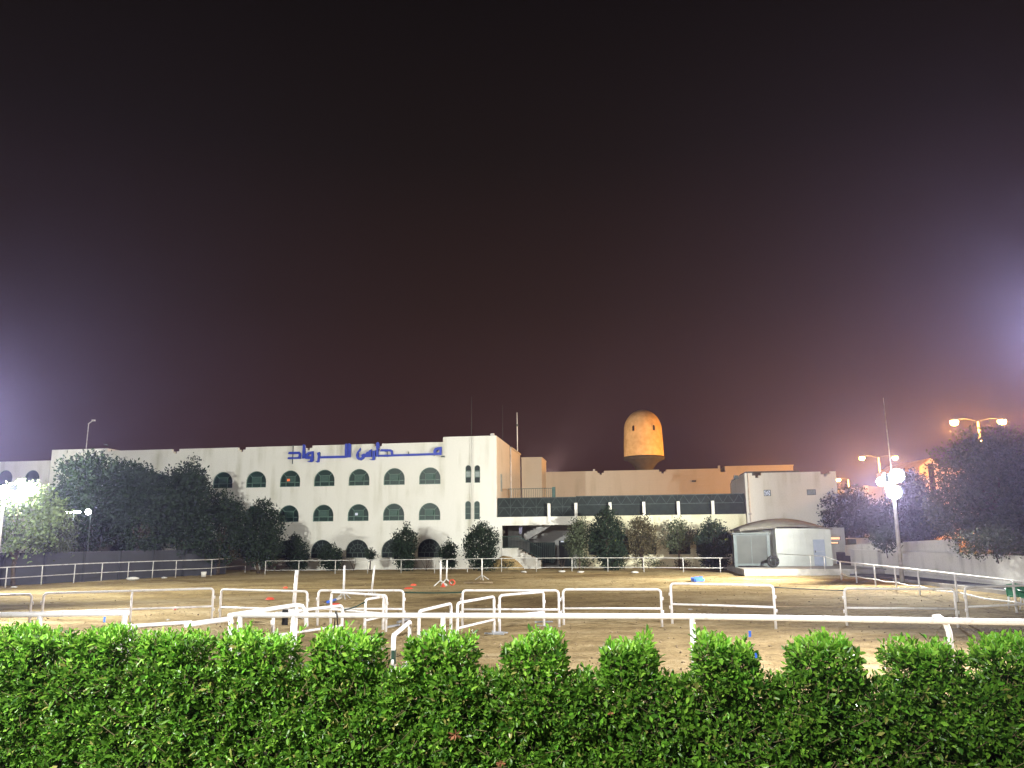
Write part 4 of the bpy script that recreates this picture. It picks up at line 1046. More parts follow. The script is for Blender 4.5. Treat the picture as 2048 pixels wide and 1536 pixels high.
def street(label, x, y, z, heads, power, base=1.3, color=SODIUM):
    t = thing('street_lamp', label, 'street lamp', (x, y, base), 0, 'orange street lamps beyond the school')
    MB().tube([(0, 0, 0), (0, 0, z - base - .1)], [.13, .07], 10).build('pole', M['grey_paint'], t)
    for hx in heads:
        MB().tube([(0, 0, z - base - .12), (hx * .5, 0, z - base + .15), (hx, 0, z - base + .12)], .035, 8).build('arm', M['tower_stem'], t)
        hd = MB().lathe([(.08, .14), (.26, .06), (.28, 0), (0, 0)], (hx, 0, z - base), n=14).build('lamp_shade', M['steel_dark'], t)
        MB().lathe([(.27, -.004), (.33, -.12), (.27, -.3), (.12, -.4), (0, -.41)], (hx, 0, z - base), n=14).build('bulb', M['lamp_sodium'], hd)
        lamp('street_light', (x + hx, y, z - .6), None, power, color, None, .2, t)
for a_, c_, D, l_ in (((1908, 843), (2003, 838), 64, 'nearest orange street lamp with two heads above the big tree'), ((1724, 913), (1790, 914), 95, 'orange street lamp with two heads beside the white floodlights')):
    p, q_ = at(*a_, D), at(*c_, D); w = (q_.x - p.x) / 2
    street(l_, (p.x + q_.x) / 2, D, (p.z + q_.z) / 2, (-w, w), P_STREET)
p = at(1677, 958, 131); street('farthest orange street lamp, just right of the corner block', p.x + 1.6, 131, p.z, (-1.6,), P_STREET)
street('added street lamp hidden behind the rear hall to the left of the water tower', 2, 100, 10.2, (1.5,), P_TOWER, 0, color=(1, .68, .36))  # added lamp, hidden by the hall, lights the left of the water tower
street('added street lamp hidden behind the rear hall to the right of the water tower', 37, 110, 10.2, (-1.5,), P_TOWER, 0)  # added lamp out of sight, puts orange light on the tower's right side

# lamp on the school wall shining through the left trees
p = at(178, 1024, 55.5); wl_ = thing('yard_lamp', 'small white lamp shining out of the dark left trees', 'lamp', (p.x, p.y, 0))
MB().tube([(0, .25, 0), (0, .25, p.z), (0, .05, p.z + .1)], .04, 8).build('pole', M['steel_dark'], wl_)
MB().lathe([(0, -.20), (.13, -.15), (.19, 0), (.13, .15), (0, .20)], (0, -.1, p.z), n=16).build('bulb', M['lamp_white'], wl_)
lamp('yard_light', (p.x, p.y - .5, p.z), None, 260, WHITE, None, .2, wl_)
p = at(146, 1024, 55.8); tl = thing('tube_lamp', 'long bright tube lamp among the left trees', 'lamp', (p.x, p.y, 0))
MB().tube([(-.5, 0, p.z), (.5, 0, p.z)], .06, 8).build('tube', M['lamp_white'], tl)
MB().tube([(0, .1, 0), (0, .1, p.z)], .035, 6).build('pole', M['steel_dark'], tl)

# antennas, masts, roof lamps
def mast(label, px, top, bot, v, r, m, base_z):
    u, z = onp(px, top, v); t = bthing('antenna_mast', label, 'antenna', u, v, base_z, 'thin masts on the school roof')
    MB().tube([(0, 0, 0), (0, 0, z - base_z)], [r, r * .7], 6).build('rod', m, t); return t
mast('longest hair-thin mast above the white tower', 943, 793, 872, 1.0, .022, M['steel_dark'], zT)
mast('faint thin mast right of the longest one', 1005, 810, 872, 6.0, .016, M['steel_dark'], zT - .3)
mt = mast('thicker pale mast at the back corner of the tower', 1034, 825, 890, 11.0, .06, M['white_paint'], zT - .25)
MB().box((-.1, -.1, zT * .0 + 2.5), (.1, .1, 2.75)).build('mast_clamp', M['steel_dark'], mt)
u_, z_ = onp(985, 866, .8)
t = bthing('roof_floodlight', 'small unlit floodlight on the edge of the white tower roof', 'lamp', u_, .8, zT)
MB().box((-.17, -.12, .08), (.17, .1, .28)).build('housing', M['debris'], t); MB().bar((0, 0, 0), (0, 0, .1), .05).build('bracket', M['steel_dark'], t)
u_, z_ = onp(172, 895, 3)
t = bthing('roof_lamp_pole', 'thin lamp pole leaning over the roof at the far left', 'lamp pole', u_, 3, zpar - .8)
tz = onp(174, 847, 3)[1] - (zpar - .8)
MB().tube([(0, 0, 0), (.05, 0, tz)], .045, 8).build('pole', M['grey_paint'], t)
MB().bar((.0, 0, tz - .05), (.5, 0, tz + .3), .1, .06).build('arm', M['grey_paint'], t)
MB().box((.4, -.1, tz + .22), (.72, .1, tz + .36)).build('lamp_head', M['debris'], t)
for px_, py_, l_ in ((1188, 941, 'small fitting on the rear hall roof left of the first notch'), (1438, 934, 'small fitting on the rear hall roof near its last step')):
    u_, z_ = onp(px_, py_, 21); t = bthing('roof_fitting', l_, 'fitting', u_, 21, zh - .05)
    MB().box((-.12, -.1, .05), (.12, .1, z_ - zh + .2)).build('housing', M['debris'], t)
u_, z_ = onp(886, 913, -.3); t = bthing('wall_camera', 'small dark camera on the wall beside the last sign letter', 'camera', u_, -.3, z_)
b = MB().box((-.16, -.1, -.06), (.16, .05, .06)); b.bar((0, .05, 0), (0, .18, .05), .05); b.build('housing', M['steel_dark'], t)

# clods and droppings kicked up on the sand
rc = np.random.default_rng(3); nc_ = 5500
cy_ = 15 + 45 * rc.random(nc_) ** 1.7; cx_ = (rc.random(nc_) - .5) * (14 + cy_ * 1.25)
okc = (cx_ > -26) & (cx_ < 21.5) & (cy_ < 58); cx_, cy_ = cx_[okc], cy_[okc]; nc_ = len(cx_)
sz = .012 + .035 * rc.random(nc_) ** 3
octa = np.array([(1, 0, 0), (0, 1, 0), (-1, 0, 0), (0, -1, 0), (0, 0, .8), (0, 0, -.8)], float)
VV = octa[None] * sz[:, None, None] * rc.uniform(.6, 1.4, (nc_, 6, 1)) + np.stack([cx_, cy_, np.full(nc_, .012)], 1)[:, None, :]
zn = np.array([.05 * noise.noise(Vector((a_ * .35, c_ * .5, 0))) + .035 * noise.noise(Vector((a_ * 1.3, c_ * 1.6, 5))) for a_, c_ in zip(cx_, cy_)])
VV[:, :, 2] += zn[:, None]
of = np.array([(0, 1, 4), (1, 2, 4), (2, 3, 4), (3, 0, 4), (1, 0, 5), (2, 1, 5), (3, 2, 5), (0, 3, 5)])
M['clod'] = mat('sand_clod', (.10, .07, .035), (.34, .26, .15), rough=.95, island=True)
tag(link('sand_clods', np_mesh('sand_clods', VV.reshape(-1, 3), (of[None] + np.arange(nc_)[:, None, None] * 6).reshape(-1, 3), [M['clod']])), kind='stuff')

# ------------------------------------------------------------------ trees and shrubs
def leaf_cards(P, N, L, rng, jit=.9):
    """one four-cornered leaf at each point"""
    n_ = len(P); d = rng.normal(size=(n_, 3)); d = d * jit + N; d /= np.linalg.norm(d, axis=1)[:, None]
    s = np.cross(d, rng.normal(size=(n_, 3))); s /= np.linalg.norm(s, axis=1)[:, None]
    Ls = L * rng.uniform(.6, 1.35, n_)[:, None]
    V = np.stack([P, P + d * Ls * .45 + s * Ls * .26, P + d * Ls, P + d * Ls * .45 - s * Ls * .26], 1).reshape(-1, 3)
    F = np.arange(n_ * 4).reshape(-1, 4); return V, F
def tree(name, label, cat, base, lobes, clumps, per, L, m, trunk_r, group=None, spread=.24, seed=0, trunk_top=None, shell=.55, branches=7):
    rng = np.random.default_rng(seed + 100)
    t = thing(name, label, cat, base, 0, group)
    vol = np.array([l[3] * l[4] * l[5] for l in lobes]) ** .67; vol = vol / vol.sum()
    idx = rng.choice(len(lobes), clumps, p=vol); lb = np.array(lobes)[idx]
    u = rng.normal(size=(clumps, 3)); u /= np.linalg.norm(u, axis=1)[:, None]
    rad = rng.uniform(shell, 1.06, clumps)[:, None] ** .8
    C = lb[:, :3] + u * lb[:, 3:6] * rad
    C = C[C[:, 2] > .12]
    k = len(C); P = np.repeat(C, per, 0) + rng.normal(size=(k * per, 3)) * spread * np.array([1, 1, .75])
    ctr = np.average(np.array(lobes)[:, :3], axis=0)
    Nn = P - ctr; Nn /= np.linalg.norm(Nn, axis=1)[:, None] + 1e-6
    P = P[:]; ok = P[:, 2] > .03; P = P[ok]; Nn = Nn[ok]
    Vv, Ff = leaf_cards(P, Nn * .6 + np.array([0, 0, .15]), L, rng)
    o = link('crown', np_mesh('crown', Vv, Ff, [m]), t)
    top = trunk_top or max(.4, float(np.mean([l[2] for l in lobes])))
    b = MB()
    def bend(a_, c_, n_=4, j=.1):
        Q = []
        for i in range(n_ + 1):
            p = Vector(a_).lerp(Vector(c_), i / n_)
            if 0 < i < n_: p += Vector((random.uniform(-j, j), random.uniform(-j, j), 0))
            Q.append(p)
        return Q
    b.tube(bend((0, 0, -.1), (random.uniform(-.2, .2), 0, top), 4, trunk_r), [trunk_r * (1 - .13 * i) for i in range(5)], 8)
    b.build('trunk', M['trunk'], t)
    lim = MB()
    for i in range(branches):
        l = lobes[i % len(lobes)]; z0 = top * random.uniform(.3, .8)
        tgt = (l[0] + random.uniform(-.4, .4) * l[3], l[1] + random.uniform(-.4, .4) * l[4], l[2] + random.uniform(.0, .6) * l[5])
        lim.tube(bend((0, 0, z0), tgt, 4, trunk_r * 1.5), [trunk_r * .55 * (1 - .2 * q_) for q_ in range(5)], 6)
    lim.build('limbs', M['trunk'], t); return t
def px_tree(name, label, cat, pxl, pxr, top, bot, D, m, clumps, seed, base_z=0.0, L=.2, per=14, nl=6, group=None, trunk_r=.14, spread=.24, shell=.55, depth=.8, trunk_px=None, skirt=False):
    rr = random.Random(seed)
    cx = at((pxl + pxr) / 2, 1070, D).x; w = (pxr - pxl) / 2 / FPX * D
    zt = at((pxl + pxr) / 2, top, D).z - base_z; zb = at((pxl + pxr) / 2, bot, D).z - base_z
    zb = max(zb - .35, .1); h = (zt - zb) / 2; cz = (zt + zb) / 2
    tx = at(trunk_px, 1070, D).x if trunk_px else cx
    w *= 1.02; lobes = [(cx - tx, 0, cz, w * .84, w * .84 * depth, h * .88)]
    for k in range(nl):
        a_ = 2 * math.pi * k / nl + rr.uniform(-.3, .3); e_ = rr.uniform(-.75, .85)
        s = rr.uniform(.30, .46)
        ca_ = math.cos(a_); sa = math.sin(a_)
        lobes.append((cx - tx + ca_ * w * (1 - s) * math.sqrt(max(0, 1 - e_ * e_)) , sa * w * depth * (1 - s) * .9, cz + e_ * h * (1 - s), w * s, w * s * depth, h * s * 1.05))
    lobes.append((cx - tx + rr.uniform(-.25, .25) * w, 0, cz + h * .66, w * .34, w * .3, h * .36))
    if skirt:
        lobes.append((cx - tx, 0, zb + h * .45, w * .72, w * .6, h * .5)); lobes.append((cx - tx + .2 * w, 0, zb + h * .25, w * .6, w * .5, h * .3))
    return tree(name, label, cat, (tx, D, base_z), lobes, clumps, per, L, m, trunk_r, group, spread, seed, shell=shell)
TG = 'trees along the left boundary wall'
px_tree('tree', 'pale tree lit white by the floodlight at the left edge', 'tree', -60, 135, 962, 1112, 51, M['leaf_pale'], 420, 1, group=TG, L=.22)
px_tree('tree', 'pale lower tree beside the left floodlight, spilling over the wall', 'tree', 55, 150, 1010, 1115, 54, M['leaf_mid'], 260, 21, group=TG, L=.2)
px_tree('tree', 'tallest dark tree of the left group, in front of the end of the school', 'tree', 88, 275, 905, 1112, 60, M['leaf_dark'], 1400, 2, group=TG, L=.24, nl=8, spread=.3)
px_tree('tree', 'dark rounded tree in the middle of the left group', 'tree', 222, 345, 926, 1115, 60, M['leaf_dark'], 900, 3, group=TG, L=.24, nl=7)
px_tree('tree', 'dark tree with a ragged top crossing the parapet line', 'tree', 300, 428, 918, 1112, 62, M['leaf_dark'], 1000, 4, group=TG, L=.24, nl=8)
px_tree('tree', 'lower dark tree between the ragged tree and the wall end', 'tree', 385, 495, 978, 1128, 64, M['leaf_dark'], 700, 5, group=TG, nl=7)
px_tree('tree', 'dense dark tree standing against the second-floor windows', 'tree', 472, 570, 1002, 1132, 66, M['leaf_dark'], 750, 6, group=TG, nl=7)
HG = 'shrubs at the foot of the school'
def fl_D(px, v):  # depth of a point v metres in front of the wall at a pixel column
    d = ray(px, 1100); t_ = (C0 + BV * v).dot(BV) / Vector((d.x, d.y, 0)).dot(BV); return d.y * t_
for i, (a_, c_, tp, bt, l_, m_, nc, vv) in enumerate((
    (571, 620, 1068, 1138, 'dark bushy shrub left of the first uncovered ground-floor window', 'leaf_dark', 230, -3),
    (640, 685, 1086, 1135, 'smaller dark shrub leaning right before a ground-floor window', 'leaf_dark', 150, -3),
    (735, 749, 1094, 1110, 'thin little shrub on a bare stem under the windows', 'leaf_dark', 24, -3),
    (785, 833, 1047, 1138, 'tallest pointed dark shrub against the school front', 'leaf_dark', 300, -3.5),
    (880, 912, 1081, 1122, 'round-topped shrub just left of the white tower', 'leaf_dark', 110, -3),
    (926, 997, 1043, 1136, 'broad dark bush at the foot of the white tower', 'leaf_dark', 380, -4),
    (1136, 1178, 1036, 1124, 'pale grey-green airy tree beside the stair bay', 'leaf_mid', 190, -3.5),
    (1176, 1256, 1012, 1130, 'tall dense dark tree in front of the netted wing', 'leaf_dark', 520, -3.5),
    (1254, 1312, 1026, 1125, 'brownish sparse tree right of the tall dense one', 'leaf_brown', 210, -3),
    (1322, 1392, 1038, 1100, 'thin pale tree spreading before the stained wall', 'leaf_mid', 130, -2),
    (1392, 1460, 1036, 1132, 'dark globe-shaped tree next to the grey booth', 'leaf_dark', 420, -4))):
    D = fl_D((a_ + c_) / 2, vv)
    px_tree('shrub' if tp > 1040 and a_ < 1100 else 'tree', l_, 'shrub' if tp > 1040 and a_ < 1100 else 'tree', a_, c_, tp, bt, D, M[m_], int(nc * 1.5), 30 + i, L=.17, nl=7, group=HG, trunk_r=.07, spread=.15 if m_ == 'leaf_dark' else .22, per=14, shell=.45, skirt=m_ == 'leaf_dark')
# low straggly growth
for i, (a_, c_, tp, m_, l_) in enumerate(((895, 912, 1120, 'leaf_dark', 'low tuft below the round-topped shrub'), (1000, 1030, 1124, 'leaf_dark', 'low straggly growth by the dirt mound'), (1145, 1185, 1118, 'leaf_mid', 'low growth below the pale airy tree'), (1200, 1245, 1116, 'leaf_dark', 'low bushy growth under the tall dense tree'), (1262, 1330, 1117, 'leaf_mid', 'long low growth at the foot of the stained wall'), (1345, 1380, 1120, 'leaf_brown', 'small brownish growth at the wall foot'), (1418, 1452, 1112, 'leaf_dark', 'low dark growth under the globe-shaped tree'))):
    D = fl_D((a_ + c_) / 2, -2.2)
    px_tree('low_shrub', l_, 'shrub', a_, c_, tp, 1138, D, M[m_], 46, 60 + i, L=.13, nl=5, group=HG, trunk_r=.03, spread=.16, per=10, shell=.2)
# bare branching stems
def bare(label, px, py, h, seed, D):
    rr = random.Random(seed); p = Vector((at(px, 1100, D).x, D, 0)); t = thing('bare_shrub', label, 'shrub', p, 0, 'leafless shrubs by the far fence'); b = MB()
    for k in range(7):
        a_ = rr.uniform(0, 6.28); P = [Vector((0, 0, 0))]
        for i in range(4):
            P.append(P[-1] + Vector((.12 * math.cos(a_) + rr.uniform(-.06, .06), .12 * math.sin(a_) + rr.uniform(-.06, .06), h / 4)))
        b.tube(P, [.022, .018, .014, .01, .006], 5)
    b.build('stems', M['trunk'], t)
for i, (px, l_) in enumerate(((708, 'leafless shrub under the middle arched window'), (853, 'leafless shrub under the last arched window'), (948, 'leafless shrub under the broad dark bush'), (1125, 'leafless shrub before the dark doorway'))):
    bare(l_, px, 1130, 1.05, i, fl_D(px, -3))
# dirt mound by the stairs
p = G(1012, 1139); mo = thing('dirt_mound', 'brown heap of soil beside the white stairs', 'mound', (p.x, fl_D(1012, -1.6), 0)); vs = []; fs = []
for i in range(13):
    for j in range(7):
        a_, c_ = i / 12 * 2 - 1, j / 6 * 2 - 1; vs.append((a_ * 1.6, c_ * .9, max(-.05, 1.15 * (1 - a_ * a_) * (1 - c_ * c_) + .12 * noise.noise(Vector((a_ * 3, c_ * 3, 1))) - .02)))
for i in range(12):
    for j in range(6): fs.append((i * 7 + j, (i + 1) * 7 + j, (i + 1) * 7 + j + 1, i * 7 + j + 1))
MB().add(vs, fs, 0, True).build('soil', M['sand'], mo)

RG = 'trees on the terrace at the right'
px_tree('tree', 'huge grey-green tree filling the right edge behind the garden wall', 'tree', 1858, 2125, 862, 1112, 44, M['leaf_mid'], 1500, 80, 1.3, L=.2, nl=10, group=RG, trunk_r=.25, spread=.3, shell=.5)
px_tree('tree', 'upper grey-green tree rising behind the huge one at the right edge', 'tree', 1950, 2140, 850, 1060, 52, M['leaf_mid'], 600, 81, 1.3, L=.22, nl=8, group=RG, trunk_r=.2, spread=.3)
px_tree('tree', 'dark tree left of the floodlight pole beyond the walls', 'tree', 1642, 1770, 974, 1098, 66, M['leaf_dark'], 750, 82, 1.3, L=.24, nl=8, group=RG, spread=.28)
px_tree('tree', 'dark tree right behind the floodlight pole', 'tree', 1735, 1900, 990, 1098, 58, M['leaf_dark'], 900, 83, 1.3, L=.22, nl=8, group=RG, spread=.28)
px_tree('tree', 'bluish tall narrow tree between the floodlights and the red house', 'tree', 1802, 1868, 936, 1090, 62, M['leaf_dark'], 520, 84, 1.3, L=.22, nl=6, group=RG, spread=.2)
px_tree('bush', 'small dark bush on the terrace at the base of the trees', 'bush', 1742, 1800, 1060, 1094, 50, M['leaf_dark'], 90, 85, 1.3, L=.16, nl=5, group=RG, trunk_r=.04, spread=.14)
px_tree('bush', 'low leafy growth under the huge tree behind the wall', 'bush', 1900, 2080, 1055, 1112, 40, M['leaf_mid'], 260, 86, 1.3, L=.14, nl=8, group=RG, trunk_r=.04, spread=.2, shell=.2)

# ------------------------------------------------------------------ the clipped hedge
HU = Vector((1, -.18, 0)).normalized(); HV = Vector((.18, 1, 0)).normalized()
HO = Vector((0, 3.62, 0)); HROT = math.atan2(-.18, 1)
ZF, ZT, ZG = 2.175, 2.315, 1.10   # gap floor, block top, ground
DEP = .27
hedge = thing('hedge', 'bright green clipped hedge with square crenel blocks along its top', 'hedge', (HO.x, HO.y, ZG), HROT)
def hu(px, py=1290):
    d = ray(px, py); t_ = HO.dot(HV) / d.dot(HV); p = Vector((0, 0, EYE)) + d * t_; return (p - HO).dot(HU)
blocks = [(hu(a_), hu(c_)) for a_, c_ in ((-170, -60), (-35, 95), (112, 236), (255, 400), (425, 580), (612, 757), (803, 938), (994, 1128), (1193, 1318), (1380, 1526), (1576, 1732), (1778, 1938), (1965, 2120), (2160, 2330))]
# two leftmost blocks have grown together
blocks = [(a_ + .024, c_ - .024 - (.04 if -1.9 < c_ < -.3 else 0)) for a_, c_ in blocks]
u_min, u_max = blocks[0][0] - .1, blocks[-1][1] + .1
LV = np.array([(0, 0, 0), (.58, .19, .05), (1.0, 0, -.08), (.58, -.19, .05), (.5, 0, -.02), (.24, .08, .0), (.24, -.08, .0), (.82, .12, .01), (.82, -.12, .01)])
LF = np.array([(0, 6, 4, 5), (5, 4, 1, 1), (6, 3, 4, 4), (4, 3, 8, 2), (1, 4, 2, 7)])
LFT = []
for f in ((0, 6, 4), (0, 4, 5), (5, 4, 1), (6, 3, 4), (4, 3, 8), (4, 8, 2), (4, 2, 7), (4, 7, 1)): LFT.append(f)
LFT = np.array(LFT)
rng = np.random.default_rng(5)
def frame(d, up):
    d = d / np.linalg.norm(d, axis=1)[:, None]; s = np.cross(up, d); ln = np.linalg.norm(s, axis=1)[:, None]; s = s / np.maximum(ln, 1e-6)
    n_ = np.cross(d, s); return d, s, n_
leaves_P, leaves_D, leaves_N, leaves_L, leaves_M = [], [], [], [], []
stems = []
def sprigs(pos, nor, n_leaf, length, size, matp, jit=.35):
    """pos (n,3) root points, nor growth direction"""
    n_ = len(pos); g = nor + rng.normal(size=(n_, 3)) * jit; g /= np.linalg.norm(g, axis=1)[:, None]
    L = length * rng.uniform(.6, 1.3, n_); mm = rng.random(n_)
    for i in range(n_leaf):
        t = (i + .6) / n_leaf; ang = i * 2.4 + rng.uniform(0, 6.28, n_) * .15 + mm * 6.28
        a_ = np.cross(g, np.tile([0.3, .2, .9], (n_, 1))); a_ /= np.linalg.norm(a_, axis=1)[:, None]; b_ = np.cross(g, a_)
        side = a_ * np.cos(ang)[:, None] + b_ * np.sin(ang)[:, None]
        open_ = (1.15 - .75 * t) * rng.uniform(.8, 1.2, n_)
        d = g * np.cos(open_)[:, None] + side * np.sin(open_)[:, None]
        leaves_P.append(pos + g * (L * t)[:, None]); leaves_D.append(d); leaves_N.append(g)
        leaves_L.append(size * rng.uniform(.6, 1.25, n_) * (1 - .2 * t)); 
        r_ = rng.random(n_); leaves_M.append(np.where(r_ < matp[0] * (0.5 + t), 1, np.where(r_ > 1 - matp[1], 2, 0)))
    for k in range(0, n_, 3): stems.append((pos[k] - g[k] * .05, pos[k] + g[k] * L[k]))
Z0 = ZG
def surf(n_, kind, blk=None):
    if kind == 'front':   # lower face
        u = rng.uniform(u_min, u_max, n_); z = rng.uniform(1.62, ZF - .03, n_); z = np.where(rng.random(n_) < .12, rng.uniform(1.2, 1.62, n_), z)
        v = -rng.random(n_) * .02 + .045 * np.sin(u * 3.1 + z * 5) * .5
        return np.stack([u, v + .02, z - Z0], 1), np.tile([0, -1, .45], (n_, 1)).astype(float)
    if kind == 'gap':
        g = blk; u = rng.uniform(g[0] - .02, g[1] + .02, n_); v = rng.uniform(-.01, DEP, n_)
        return np.stack([u, v, np.full(n_, ZF - .055 - Z0)], 1), np.tile([0, -.15, 1.], (n_, 1))
    if kind == 'bfront':
        u = rng.uniform(blk[0] + .01, blk[1] - .01, n_); z = rng.uniform(ZF - .03, ZT - .04, n_)
        return np.stack([u, np.full(n_, .015), z - Z0], 1), np.tile([0, -.8, .8], (n_, 1))
    if kind == 'bback':
        u = rng.uniform(blk[0] + .01, blk[1] - .01, n_); z = rng.uniform(ZF - .03, ZT - .04, n_)
        return np.stack([u, np.full(n_, DEP - .015), z - Z0], 1), np.tile([0, .8, .7], (n_, 1))
    if kind == 'btop':
        u = rng.uniform(blk[0] + .02, blk[1] - .02, n_); v = rng.uniform(.01, DEP - .01, n_)
        h_ = .028 * np.sin(u * 17 + blk[0] * 9) + rng.normal(size=n_) * .006
        return np.stack([u, v, np.full(n_, ZT - .075 - Z0) + h_], 1), np.tile([0, -.1, 1.], (n_, 1))
    if kind in ('bl', 'br'):
        v = rng.uniform(0, DEP, n_); z = rng.uniform(ZF - .02, ZT - .05, n_); s_ = -1 if kind == 'bl' else 1
        return np.stack([np.full(n_, (blk[0] + .02) if s_ < 0 else (blk[1] - .02)), v, z - Z0], 1), np.tile([s_ * .8, -.1, .6], (n_, 1))
def patchy(PN):
    Pq, Nq = PN; w_ = np.array([noise.noise(Vector((p[0] * 5.5, p[2] * 7, 3))) for p in Pq]); kq = w_ > -.34
    Pq = Pq.copy(); Pq[:, 1] -= np.clip(w_, -.4, .4) * .09; return Pq, Nq
sprigs(*patchy(surf(4600, 'front')), 6, .05, .045, (.10, .03), .55)
sprigs(*patchy(surf(7500, 'front')), 6, .035, .029, (.16, .07), .8)
q_ = 2600; sprigs(np.stack([rng.uniform(u_min, u_max, q_), rng.uniform(.03, DEP - .02, q_), rng.uniform(ZF - .22, ZF - .06, q_) - Z0], 1), np.tile([0, -.3, 1.], (q_, 1)), 6, .04, .04, (.05, .02), .6)
for bl in blocks: sprigs(np.stack([rng.uniform(bl[0] + .03, bl[1] - .03, 60), rng.uniform(.04, DEP - .04, 60), rng.uniform(ZF - .08, ZT - .08, 60) - Z0], 1), np.tile([0, -.3, 1.], (60, 1)), 6, .04, .04, (.1, .02), .6)
gaps = [(blocks[i][1], blocks[i + 1][0]) for i in range(len(blocks) - 1)]
for bl in blocks: sprigs(*surf(50, 'gap', bl), 6, .05, .04, (.1, .01), .4)
for g in gaps: sprigs(*surf(44, 'gap', g), 6, .035, .034, (.25, .01), .3)
for bl in blocks:
    k = (bl[1] - bl[0]) / .3
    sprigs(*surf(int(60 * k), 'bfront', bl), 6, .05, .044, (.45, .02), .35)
    sprigs(*surf(int(26 * k), 'bback', bl), 6, .05, .05, (.3, .0), .4)
    sprigs(*surf(int(120 * k), 'btop', bl), 7, .06, .038, (1.5, .0), .22)  # tops mostly young leaves, whose brighter colour also stands for light from above
    for s_ in ('bl', 'br'): sprigs(*surf(34, s_, bl), 6, .025, .034, (.2, .01), .3)
# back and far faces of the body, less dense
nb_ = 900; u = rng.uniform(u_min, u_max, nb_); sprigs(np.stack([u, np.full(nb_, DEP + .02), rng.uniform(.3, ZF - Z0 - .05, nb_)], 1), np.tile([0, 1, .4], (nb_, 1)).astype(float), 6, .05, .055, (.1, .02), .5)
P = np.concatenate(leaves_P); D_ = np.concatenate(leaves_D); N_ = np.concatenate(leaves_N); L_ = np.concatenate(leaves_L); MI = np.concatenate(leaves_M)
d, s, n_ = frame(D_, N_ + rng.normal(size=N_.shape) * .25)
WID = rng.uniform(.8, 1.15, len(P))[:, None]
# the 300 leaves that show largest: in the frame and nearest the camera
mh = np.array(wm(hedge)); Pw = P @ mh[:3, :3].T + mh[:3, 3]; dw = D_ @ mh[:3, :3].T
rel = Pw - np.array([0, 0, EYE]); cx = rel @ np.array(CR); cy = rel @ np.array(CU); cz_ = rel @ np.array(_f0)
sx, sy = 1024 + FPX * cx / cz_, 768 - FPX * cy / cz_
facing = np.abs((np.array(n_) @ mh[:3, :3].T * (rel / np.linalg.norm(rel, axis=1)[:, None])).sum(1))
out_ = np.where(P[:, 1] < .0, 1.0, .1)
score = L_ / cz_ * (.25 + facing) * out_ * ((sx > 10) & (sx < 2038) & (sy < 1520) & (sy > 1240))
# keep only the best one in each small cell so they spread over the hedge
order = np.argsort(-score); seen = set(); pick = []
for i in order:
    c = (int(sx[i] // 58), int(sy[i] // 26))
    if c in seen: continue
    seen.add(c); pick.append(i)
    if len(pick) == 300: break
pick = np.array(pick); keep = np.ones(len(P), bool); keep[pick] = False
def leaf_verts(idx):
    T = LV[None, :, :]; return P[idx][:, None, :] + L_[idx][:, None, None] * (T[..., 0:1] * d[idx][:, None, :] + T[..., 1:2] * WID[idx][:, None, :] * s[idx][:, None, :] + T[..., 2:3] * n_[idx][:, None, :])
kid = np.where(keep)[0]; Vv = leaf_verts(kid).reshape(-1, 3); F = (LFT[None] + np.arange(len(kid))[:, None, None] * 9).reshape(-1, 3)
o = link('foliage', np_mesh('foliage', Vv, F, [M['h_old'], M['h_young_lit'], M['h_yellow']], np.repeat(MI[kid], len(LFT))), hedge); tag(o, kind='stuff')
lm = {}
for j, k in ((0, 'h_old'), (1, 'h_young_lit'), (2, 'h_yellow')): lm[j] = np_mesh('leaf', LV, LFT, [M[k]])
for i in pick:
    m_ = Matrix.Identity(4)
    for r_ in range(3):
        m_[r_][0] = d[i][r_] * L_[i]; m_[r_][1] = s[i][r_] * L_[i] * WID[i][0]; m_[r_][2] = n_[i][r_] * L_[i]; m_[r_][3] = P[i][r_]
    link('leaf', lm[int(MI[i])], hedge, m_)
b = MB()
for p, q_ in stems: b.tube([p, q_], .0018, 3, False)
for k in range(240):   # pale dead twigs poking out
    u = random.uniform(u_min + .5, u_max - .5); z = random.uniform(.5, 1.02); p = Vector((u, -.05, z)); b.tube([p, p + Vector((random.uniform(-.07, .07), -random.uniform(.02, .05), random.uniform(-.03, .06)))], .0012, 4, False)
o = b.build('twigs', M['twig'], hedge); tag(o, kind='stuff')
b = MB().box((u_min, .07, -.02), (u_max, DEP - .06, ZF - Z0 - .16))  # dark box inside the hedge, blocks light and stands for the inner shade
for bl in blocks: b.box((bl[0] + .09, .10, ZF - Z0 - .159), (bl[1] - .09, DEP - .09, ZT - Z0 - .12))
b.build('inner_shade_core', M['h_core'], hedge)
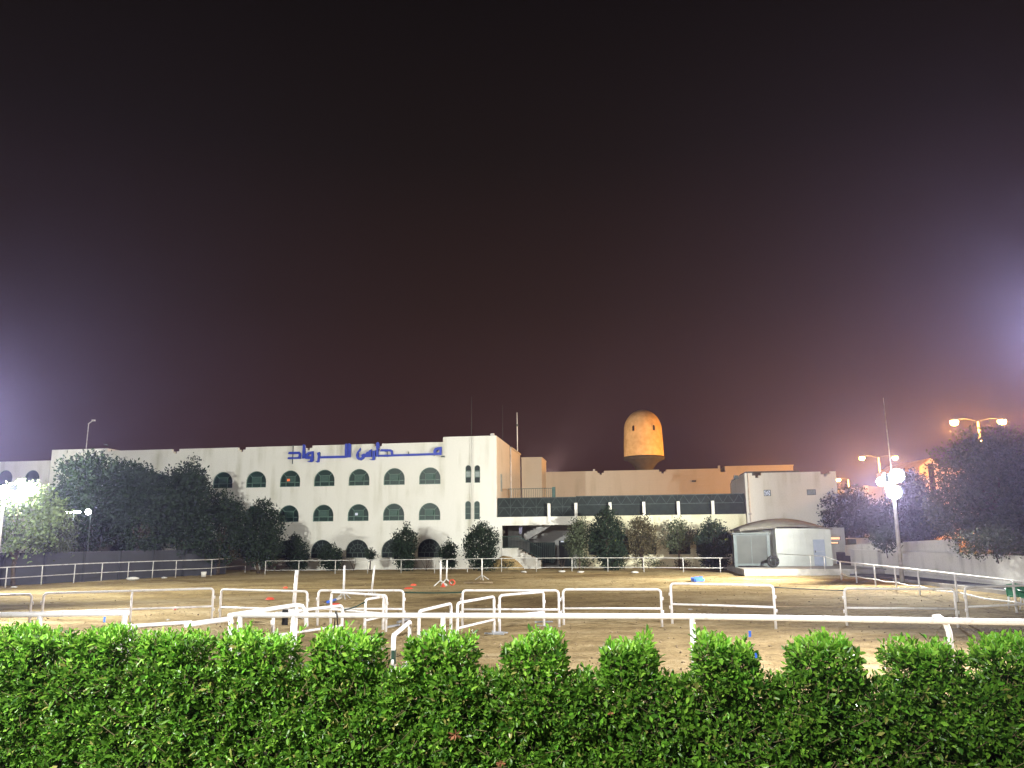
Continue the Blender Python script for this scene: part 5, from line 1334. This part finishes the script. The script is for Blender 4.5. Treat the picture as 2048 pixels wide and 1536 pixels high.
# dry leaf bunch and wrappers caught in the hedge
def caught(name, label, cat, px, py, m, dpt, s_=.03, kind='dry'):
    d0_ = ray(px, py); o_ = Vector((0, 0, EYE)); t_ = (HO + HV * dpt - o_).dot(HV) / d0_.dot(HV); p = o_ + d0_ * t_
    t = thing(name, label, cat, p, HROT); rr = random.Random(int(px))
    b = MB()
    for k in range(14 if kind == 'dry' else 1):
        if kind == 'dry':
            a_ = rr.uniform(0, 6.28); e_ = rr.uniform(-1, 1); q_ = Vector((math.cos(a_) * s_, -abs(e_) * s_ * .4, math.sin(a_) * s_ * .7)); w = Vector((rr.uniform(-1, 1), rr.uniform(-1, 1), rr.uniform(-1, 1))) * s_ * .25
            b.add([(0, 0, 0), q_ * .5 + w, q_, q_ * .5 - w], [(0, 1, 2, 3)])
        else:
            vs = []; n2 = 6
            for i in range(n2):
                for j in range(n2): vs.append(((i / 5 - .5) * s_ * .7 + rr.uniform(-.1, .1) * s_, rr.uniform(-.15, .15) * s_, (j / 5 - .5) * s_ * 1.6 + rr.uniform(-.1, .1) * s_))
            vs2 = [(x, y + .0015, z) for x, y, z in vs]
            fs = [(i * n2 + j, (i + 1) * n2 + j, (i + 1) * n2 + j + 1, i * n2 + j + 1) for i in range(5) for j in range(5)]
            b.add(vs, fs, 0, True); b.add(vs2, [f[::-1] for f in fs], 0, True)
    b.build(name, m, t)
caught('dry_leaf_bunch', 'rusty brown dried leaf bunch on the hedge face below the centre', 'dry leaves', 910, 1469, M['h_dry'], -.09, .035)
caught('dry_leaf', 'small brown dry leaf at the bottom of the hedge near the centre', 'dry leaf', 1002, 1527, M['h_dry'], -.09, .022)
caught('dry_leaf', 'tiny reddish dry leaf on the hedge face right of the centre', 'dry leaf', 1221, 1427, M['h_dry'], -.09, .014)
caught('plastic_wrapper', 'blue wrapper caught on top of the hedge block right of centre', 'wrapper', 1500, 1268, M['bluebox'], -.02, .015, 'w')
caught('plastic_wrapper', 'small blue wrapper lower down beside the same hedge block', 'wrapper', 1512, 1311, M['bluebox'], -.03, .012, 'w')
caught('plastic_wrapper', 'blue wrapper caught on the left part of the hedge', 'wrapper', 209, 1239, M['bluebox'], .03, .015, 'w')
caught('yellow_leaf', 'fallen yellow leaf lying under the hedge block in the middle', 'leaf', 1073, 1336, M['h_yellow'], -.06, .02)
